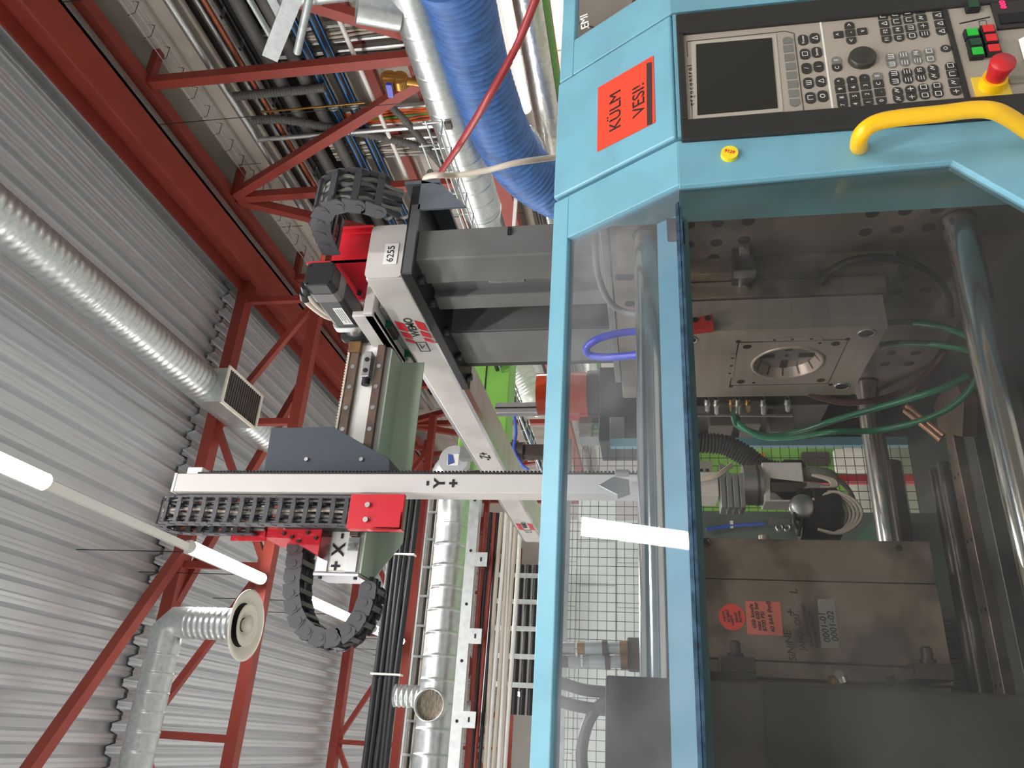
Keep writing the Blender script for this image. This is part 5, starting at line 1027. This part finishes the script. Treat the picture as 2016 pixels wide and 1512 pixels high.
obj('tube_collar', MB().cyl((at(1130, 775, 'y', 2.8).x, 2.8, at(1158, 775, 'y', 2.8).z), (at(1130, 775, 'y', 2.8).x, 2.8, at(1180, 775, 'y', 2.8).z), 0.092, 32), black_steel, hopper)
obj('body', MB().box((at(1215, 868, 'y', 2.68).x, 2.68, at(1262, 800, 'y', 2.68).z), (at(1215, 722, 'y', 2.68).x, 2.9, at(1180, 800, 'y', 2.68).z)), black_steel, hopper, 0.004)
obj('grey_motor', MB().box(at(1200, 868, 'y', 2.65), at(1230, 820, 'y', 2.65) + V((0, 0.04, 0))), mat('motor_grey', (120, 118, 116), 0.5), hopper, 0.004)
obj('control_box', MB().box(at(1140, 860, 'y', 2.9), at(1178, 820, 'y', 2.9) + V((0, 0.1, 0))), mat('box_grey', (150, 150, 146), 0.5), hopper)
text('TDR', 0.045, at(1172, 840, 'y', 2.896), XD, ZD, cable_green, hopper)
one('white_post_duct', ribbed([at(1015, 720, 'y', 5.5), at(1050, 780, 'y', 5.6), at(1075, 800, 'y', 5.7)], 0.12, 0.05, 0.006, 18), mat('duct_white', (206, 208, 200), 0.35, 0.5), 'pale ribbed duct piece above the green machine', 'duct')
cbn = thing('cabinet', 'grey-green cabinet between the mould halves, behind the gripper', 'cabinet')
obj('side_sheet', MB().box((-0.4, 2.3, 0.75), (at(1600, 1008, 'y', 2.3).x, 2.34, at(1383, 1030, 'y', 2.3).z)), mat('cabinet_green_grey', (96, 108, 104), 0.45), cbn)
obj('conduit', MB().tube(spline([at(1390, 1042, 'y', 2.28), at(1440, 1035, 'y', 2.28), at(1505, 1031, 'y', 2.28)], 6), 0.006, 8), cable_blue, cbn)
obj('clip', MB().box(at(1437, 1026, 'y', 2.28), at(1444, 1039, 'y', 2.275)), paper, cbn)
fb = obj('fitting_block', MB().box(at(1512, 1024, 'y', 2.27), at(1556, 1034, 'y', 2.25)), alu, cbn)
for u in (1534, 1548): p = at(u, 1040, 'y', 2.25); obj('nozzle', MB().lathe(p, (0, -1, 0), [(0, 0.012), (0.012, 0.012), (0.012, 0.006), (0.0, 0.006)], 14), alu, fb)
ebx = thing('emergency_box', 'green box with a yellow edge behind the chromed bar', 'box')
obj('body', MB().prism([at(u, v, 'y', 2.24) for u, v in [(1680, 1064), (1735, 1008), (1750, 1008), (1750, 1064)]], (0, 0.05, 0)), mat('box_green', (84, 128, 104), 0.45), ebx)
obj('yellow_edge', MB().box(at(1728, 1064, 'y', 2.235), at(1748, 1008, 'y', 2.23)), yellow, ebx)
# couplings, hoses and box above the moving mould
for i, (v, u0_, lb) in enumerate(((1276, 1106, 'hose coupling with brass ring on the moving mould, nearer the gripper'), (1303, 1120, 'hose coupling on the moving mould, nearer the dark platen'))):
    k = thing('hose_coupling', lb, 'coupling'); x = 0.0
    a, b = at(u0_, v, 'y', 1.6), at(1236, v, 'y', 1.6)
    L = (b - a).length; d = b - a
    for nm, f0, f1, r, m in (('sleeve', 0, 0.2, 0.0125, alu), ('ring', 0.24, 0.36, 0.0125, brass if i == 0 else alu), ('body', 0.36, 0.62, 0.0135, galv), ('collar', 0.62, 0.7, 0.0155, dark_iron), ('plug', 0.7, 0.88, 0.012, galv), ('thread', 0.88, 1.0, 0.0145, brass)):
        obj(nm, MB().cyl(a + d * f0, a + d * f1, r, 18), m, k)
    obj('hose', MB().tube(spline([a, a + V((0, 0, 0.012)), a + V((0.0, 0.01, 0.022)), a + V((0.0, 0.02, 0.03))], 6), 0.0115, 12), dark_hose, k)
one('mould_header', MB().box(at(1234, 1254, 'y', 1.6), at(1252, 1318, 'y', 1.6) + V((0, 0.06, -0.05))), dark_iron, 'dark header block under the two hose couplings', 'block', bev=0.004)
for pts_, lb in (([(1195, 1363), (1150, 1358), (1110, 1346), (1085, 1338), (1066, 1330)], 'dark hose curving up from the moving platen, nearest the couplings'), ([(1195, 1398), (1160, 1394), (1120, 1386), (1085, 1373), (1066, 1362)], 'dark hose curving up from the moving platen, middle one'), ([(1200, 1376), (1175, 1395), (1155, 1430), (1145, 1480), (1148, 1530)], 'dark hose bending down in front of the white wall')):
    hose('dark_hose', [at(u, v, 'y', 1.75) for u, v in pts_], 0.0125, dark_hose, lb)
one('tie_bracket', MB().prism([at(u, v, 'y', 1.5) for u, v in [(1178, 955), (1208, 938), (1238, 944), (1240, 965), (1215, 974)]], (0, 0.03, 0)).box(at(1210, 930, 'y', 1.52), at(1238, 924, 'y', 1.52) + V((0, 0.03, 0))), alu, 'small bright bracket on the arm just above the upper tie bar', 'bracket', bev=0.001)

# ------------------------------------------------------------------ control console
con = thing('control_console', 'grey operator console with dark screen, keypad and black surround', 'control panel')
FY = 1.0
def cp_(u, v): return at(u, v, 'y', FY)
cx0, cx1 = at(1440, 266, 'y', 0.99).x, 1.217
ix0, ix1 = cp_(1450, 232).x, cp_(1450, 60).x
obj('surround', MB().box((cx0, 0.993, 0.62), (ix0, 1.04, 1.518)).box((ix1, 0.993, 0.62), (cx1, 1.04, 1.518)).box((ix0, 0.993, 1.506), (ix1, 1.04, 1.518)), bezel_mat, con, 0.003)
zk = cp_(1874, 100).z
fc = obj('face', MB().box((ix0, FY, zk), (ix1, FY + 0.02, 1.506)), face_mat, con)
sA, sB = cp_(1372, 84), cp_(1530, 222)
s1, s2, s3, s4 = cp_(1373, 228), cp_(1531, 214), cp_(1519, 76), cp_(1370, 89)
obj('screen_frame', MB().prism([(s1.x - 0.008, FY - 0.001, s1.z + 0.008), (s2.x - 0.008, FY - 0.001, s2.z - 0.008), (s3.x + 0.008, FY - 0.001, s3.z - 0.008), (s4.x + 0.008, FY - 0.001, s4.z + 0.008)], (0, 0.001, 0)), mat('screen_frame_grey', (176, 168, 156), 0.5), con)
obj('screen', MB().prism([(p.x, FY - 0.0022, p.z) for p in (s1, s2, s3, s4)], (0, 0.0012, 0)), screen_mat, con)
text('e r g o c o n t r o l', 0.0125, cp_(1360, 168) - V((0, 0.0006, 0)), XD, ZD, ink, con)
ol = MB()
for a, b in (((1362, 200), (1364, 236)), ((1354, 112), (1352, 82)), ((1352, 82), (1545, 62)), ((1545, 62), (1563, 66)), ((1563, 66), (1582, 218))): ol.bar(cp_(*a) - V((0, 0.0005, 0)), cp_(*b) - V((0, 0.0005, 0)), 0.0009, 0.0006, (0, 1, 0))
obj('outline_print', ol, ink, con)
obj('white_stripe', MB().prism([cp_(1612.5, 37), cp_(1616, 36), cp_(1641, 213), cp_(1637, 214)], (0, -0.0004, 0)), legend_mat, con)
# keys: one mesh per shape, shared
def keymesh(nm, w, h, rl, rr, m):
    pts = []
    def arc(cx_, cz_, r, a0, a1, n=5): return [(cx_ + r * math.cos(a0 + (a1 - a0) * i / n), cz_ + r * math.sin(a0 + (a1 - a0) * i / n)) for i in range(n + 1)]
    e = 0.0012
    R1, R2 = (rr or e), (rl or e)
    pts += arc(w / 2 - R1, h / 2 - R1, R1, PI / 2, 0) + arc(w / 2 - R1, -h / 2 + R1, R1, 0, -PI / 2) + arc(-w / 2 + R2, -h / 2 + R2, R2, -PI / 2, -PI) + arc(-w / 2 + R2, h / 2 - R2, R2, PI, PI / 2)
    me = MB().prism([(x, 0, z) for x, z in pts], (0, -0.0015, 0)).mesh(nm); me.materials.append(m); return me
kw, kh, rd = 0.0158, 0.0158, 0.0075
KM = {}
for nm, m in (('d', key_dark), ('g', key_mid)):
    KM[nm + 's'] = keymesh('key', kw, kh, 0, 0, m); KM[nm + 'r'] = keymesh('key', kw, kh, 0, rd, m); KM[nm + 'l'] = keymesh('key', kw, kh, rd, 0, m); KM[nm + 'o'] = keymesh('key', kw, kh, rd, rd, m)
KM['big'] = keymesh('key', 0.0245, 0.0162, 0.0072, 0.0072, key_dark)
KM['up'] = KM['do']
leg = MB()
def icon(k, p):
    p = p - V((0, 0.0019, 0)); s = 0.0042; t = 0.0009
    segs = {0: [(-s, -s, -s, s), (-s, s, s, s), (s, s, s, -s)], 1: [(-s, -s, s, -s), (s, -s, s, s), (s, s, -s, s), (-s, s, -s, -s)], 2: [(-s, -s, 0, s), (0, s, s, -s), (-s, -s, s, -s)],
            3: [(-s, 0, s, 0), (0, -s, 0, s)], 4: [(-s, -s * .6, -s * .3, s), (-s * .3, s, s * .3, -s * .4), (s * .3, -s * .4, s, s)], 5: [(-s, s, s, s), (-s, 0, s, 0), (-s, -s, s, -s)], 6: [(-s, s, -s, -s), (0, s, 0, -s), (s, s, s, -s), (-s, -s, s, -s)]}[k % 7]
    for x0, z0, x1, z1 in segs: leg.bar(p + V((x0, 0, z0)), p + V((x1, 0, z1)), t, 0.0004, (0, 1, 0))
def key(kind, u, v, lab=None, size=0.0095):
    p = cp_(u, v); o = bpy.data.objects.new('key', KM[kind]); C.objects.link(o); o.parent = con; o.location = p
    if isinstance(lab, str): text(lab, size, p - V((0, 0.0018, 0)), XD, ZD, legend_mat, con, 'key_legend', ext=0.0001)
    elif lab is not None: icon(lab, p)
Z1 = lambda x, y: (1540 + x / 6.873, y / 6.873)
Z2 = lambda x, y: (1700 + x / 6.875, y / 6.875)
sk = [(70, 550), (80, 663), (95, 783), (110, 903), (122, 1023), (140, 1145), (152, 1270), (168, 1395)]
for i, q in enumerate(sk): key('gr' if i == 0 else 'gl' if i == 7 else 'gs', *Z1(*q))
for q, l in zip([(280, 547), (305, 738), (328, 932), (353, 1130), (380, 1330)], ['Process', 1, '/', 6, 0]): key('big', *Z1(*q), l, 0.006 if l == 'Process' else 0.01)
for q, l in zip([(438, 523), (465, 714), (492, 908), (521, 1106), (548, 1307)], [2, 'Service', 'i', 2, 'O']): key('big', *Z1(*q), l, 0.006 if l == 'Service' else 0.012)
for q, l, k in (((905, 348), '>', 'dr'), ((760, 475), '^', 'ds'), ((920, 450), '-', 'ds'), ((1080, 430), 'v', 'ds'), ((935, 557), '<', 'dl')): key(k, *Z1(*q), l, 0.012)
key('gr', *Z1(730, 820), 'E'); key('dl', *Z1(742, 925), 'C')
rows = [[(770, 1105), (785, 1213), (805, 1328), (820, 1430)], [(938, 1083), (958, 1190), (978, 1308), (992, 1415)], [(1108, 1058), (1127, 1165), (1147, 1282), (1165, 1393)], [(1282, 1035), (1300, 1140), (1320, 1255), (1342, 1372)]]
for r, ls in zip(rows, (['^', '9', '8', '7'], ['v', '6', '5', '4'], ['-', '3', '2', '1'], ['E', 'C', '.', '0'])):
    for i, (q, l) in enumerate(zip(r, ls)): key(('g' if l == 'E' else 'd') + ('r' if i == 0 else 'l' if i == 3 else 's'), *Z1(*q), l)
A_ = [([(257, 223), (275, 328), (295, 435), (315, 540)], [0, 2, 'F2', 'F1']), ([(423, 198), (442, 300), (465, 410), (484, 520)], [0, 0, 'F4', 'F3']), ([(590, 172), (610, 275), (633, 387), (655, 493)], [0, 0, 6, 1]), ([(760, 145), (780, 250), (805, 360), (825, 467)], [4, 4, 3, 5]), ([(982, 112), (1005, 217), (1030, 327), (1053, 433)], [2, 2, 2, 2]), ([(1172, 897), (1198, 1010), (1222, 1125), (1250, 1245)], [1, 0, 4, 3])]
for r, ls in A_:
    for i, (q, l) in enumerate(zip(r, ls)): key('d' + ('r' if i == 0 else 'l' if i == 3 else 's'), *Z2(*q), l)
B_ = [('g', [(365, 775), (382, 878)], [6, 6]), ('g', [(535, 750), (555, 855)], [5, 5]), ('g', [(708, 725), (728, 830)], ['F6', 5]), ('g', [(882, 700), (902, 805)], [1, 1]),
      ('d', [(408, 1005), (426, 1110)], [6, 6]), ('d', [(583, 980), (602, 1088)], [5, 5]), ('d', [(758, 955), (777, 1062)], ['F5', 5]), ('d', [(935, 928), (955, 1035)], [4, 4]),
      ('d', [(455, 1235), (475, 1345)], [4, 4]), ('d', [(632, 1212), (652, 1320)], [3, 3]), ('d', [(808, 1188), (830, 1298)], [1, 1]), ('d', [(990, 1165), (1010, 1275)], [1, 1])]
for c, r, ls in B_: key(c + 'r', *Z2(*r[0]), ls[0]); key(c + 'l', *Z2(*r[1]), ls[1])
key('do', *Z2(1110, 663), 'O')
obj('key_symbols', leg, legend_mat, con)['kind'] = 'stuff'
kp_ = cp_(*Z1(1075, 810))
kb = obj('jog_dial', MB().lathe(kp_, (0, -1, 0), [(0, 0.022), (0.008, 0.0215), (0.011, 0.019), (0.0095, 0.016), (0.006, 0.008), (0.0055, 0)], 36), mat('dial_black', (52, 50, 44), 0.35), con)
# button block
zl = cp_(1884, 100).z; zm = cp_(1962, 120).z
obj('divider', MB().box((ix0, FY - 0.004, zl), (ix1, FY + 0.02, zk)), bezel_mat, con)
bp2 = obj('button_plate', MB().box((ix0, FY - 0.002, 0.62), (ix1, FY + 0.02, zl)), face_mat, con)
obj('plate_seam', MB().bar(cp_(1888, 49) - V((0, 0.0025, 0)), cp_(1948, 36) - V((0, 0.0025, 0)), 0.002, 0.001, (0, 1, 0)), hole_mat, bp2)
obj('print_mark', MB().bar(cp_(1926, 44) - V((0, 0.0025, 0)), cp_(1940, 42) - V((0, 0.0025, 0)), 0.0006, 0.0005, (0, 1, 0)).bar(cp_(1926, 44) - V((0, 0.0025, 0)), cp_(1928, 57) - V((0, 0.0025, 0)), 0.0006, 0.0005, (0, 1, 0)).bar(cp_(1928, 57) - V((0, 0.0025, 0)), cp_(1942, 55) - V((0, 0.0025, 0)), 0.0006, 0.0005, (0, 1, 0)).bar(cp_(1940, 42) - V((0, 0.0025, 0)), cp_(1942, 55) - V((0, 0.0025, 0)), 0.0006, 0.0005, (0, 1, 0)), grey_ink, bp2)
for (u, v), m in (((1911, 21), grn_btn), ((1909, 76), grn_lit), ((1915, 95), grn_btn), ((1919, 113), grn_lit), ((1940, 69), red_btn), ((1946, 87), red_btn), ((1951, 107), red_btn)):
    p = cp_(u, v)
    b = obj('push_button', MB().box((p.x - 0.010, FY - 0.012, p.z - 0.0105), (p.x + 0.010, FY - 0.002, p.z + 0.0105)), rubber, con, 0.001)
    obj('button_cap', MB().box((p.x - 0.0078, FY - 0.0145, p.z - 0.0083), (p.x + 0.0078, FY - 0.012, p.z + 0.0083)), m, b, 0.0012)
p = cp_(1950, 172)
es = obj('emergency_stop', MB().box((p.x - 0.026, FY - 0.004, p.z - 0.026), (p.x + 0.02, FY - 0.002, p.z + 0.026)), mat('stop_plate_yellow', (222, 192, 60), 0.45), con)
obj('yellow_collar', MB().cyl((p.x, FY - 0.004, p.z), (p.x, FY - 0.02, p.z), 0.0195, 28, 0.0185), yellow, es)
obj('red_mushroom', MB().lathe((p.x, FY - 0.02, p.z), (0, -1, 0), [(0, 0.014), (0.012, 0.0155), (0.028, 0.0185), (0.032, 0.0175), (0.034, 0)], 32), mat('stop_red', (196, 34, 40), 0.4), es)
# right end of the console: dark unit with the red display, hatch with papers
dk = obj('display_unit', MB().box((cp_(1970, 62).x, FY - 0.006, 0.7), (ix1, FY - 0.002, cp_(1950, 20).z)), mat('unit_black', (38, 34, 34), 0.4), con)
obj('port_recess', MB().box((cp_(1985, 52).x, FY - 0.0075, 0.8), (cp_(1985, 33).x, FY - 0.006, cp_(1964, 40).z)), hole_mat, con)
text('000', 0.0125, cp_(1972, 16) - V((0, 0.0066, 0)), XD, ZD, led_red, dk, 'display_digits', shear=0.15)
ht = obj('hatch', MB().box((cp_(1990, 168).x, FY - 0.006, 0.7), (cp_(1985, 88).x, FY - 0.002, cp_(1974, 130).z)), mat('hatch_grey', (146, 138, 126), 0.5), con, 0.001)
obj('hatch_latch', MB().box(cp_(1984, 122) - V((0, 0.009, 0)), cp_(1991, 138) - V((0, 0.006, 0))), dark_iron, ht)
one('paper_sheet', MB().prism([cp_(2001, 86) - V((0, 0.0075, 0)), cp_(2040, 76) - V((0, 0.02, 0)), cp_(2044, 150) - V((0, 0.02, 0)), cp_(2015, 136) - V((0, 0.0075, 0))], (0, -0.0008, 0)), paper, 'white paper tucked in the hatch at the console edge', 'paper')
mg = thing('round_magnet', 'round yellow magnet with small red digits on the guard', 'magnet')
p = at(1436, 303, 'y', 0.996)
obj('disc', MB().cyl((p.x, 1.0, p.z), (p.x, 0.992, p.z), 0.0135, 28), yellow_flat, mg, 0.001)
text('9129', 0.0085, (p.x + 0.001, 0.9914, p.z), V((-0.35, 0, -1)), V((1, 0, -0.35)), red_ink, mg)

# ------------------------------------------------------------------ put every origin at its thing's base
bpy.context.view_layer.update()
def world_bounds(o):
    lo, hi = V((1e9,) * 3), V((-1e9,) * 3)
    for d in [o] + list(o.children_recursive):
        if d.type != 'MESH': continue
        for c in d.bound_box:
            w = d.matrix_world @ V(c)
            lo = V(map(min, lo, w)); hi = V(map(max, hi, w))
    return lo, hi
for o in ROOTS:
    lo, hi = world_bounds(o)
    base = V(((lo.x + hi.x) / 2, (lo.y + hi.y) / 2, lo.z))
    o.location = base
    for c in o.children: c.location = c.location - base
for o in TAGGED:
    if o.data.users > 1: continue
    lo, hi = world_bounds(o); base = V(((lo.x + hi.x) / 2, (lo.y + hi.y) / 2, lo.z))
    o.data.transform(Matrix.Translation(-base)); o.location = o.location + base
    for c in o.children: c.location = c.location - base
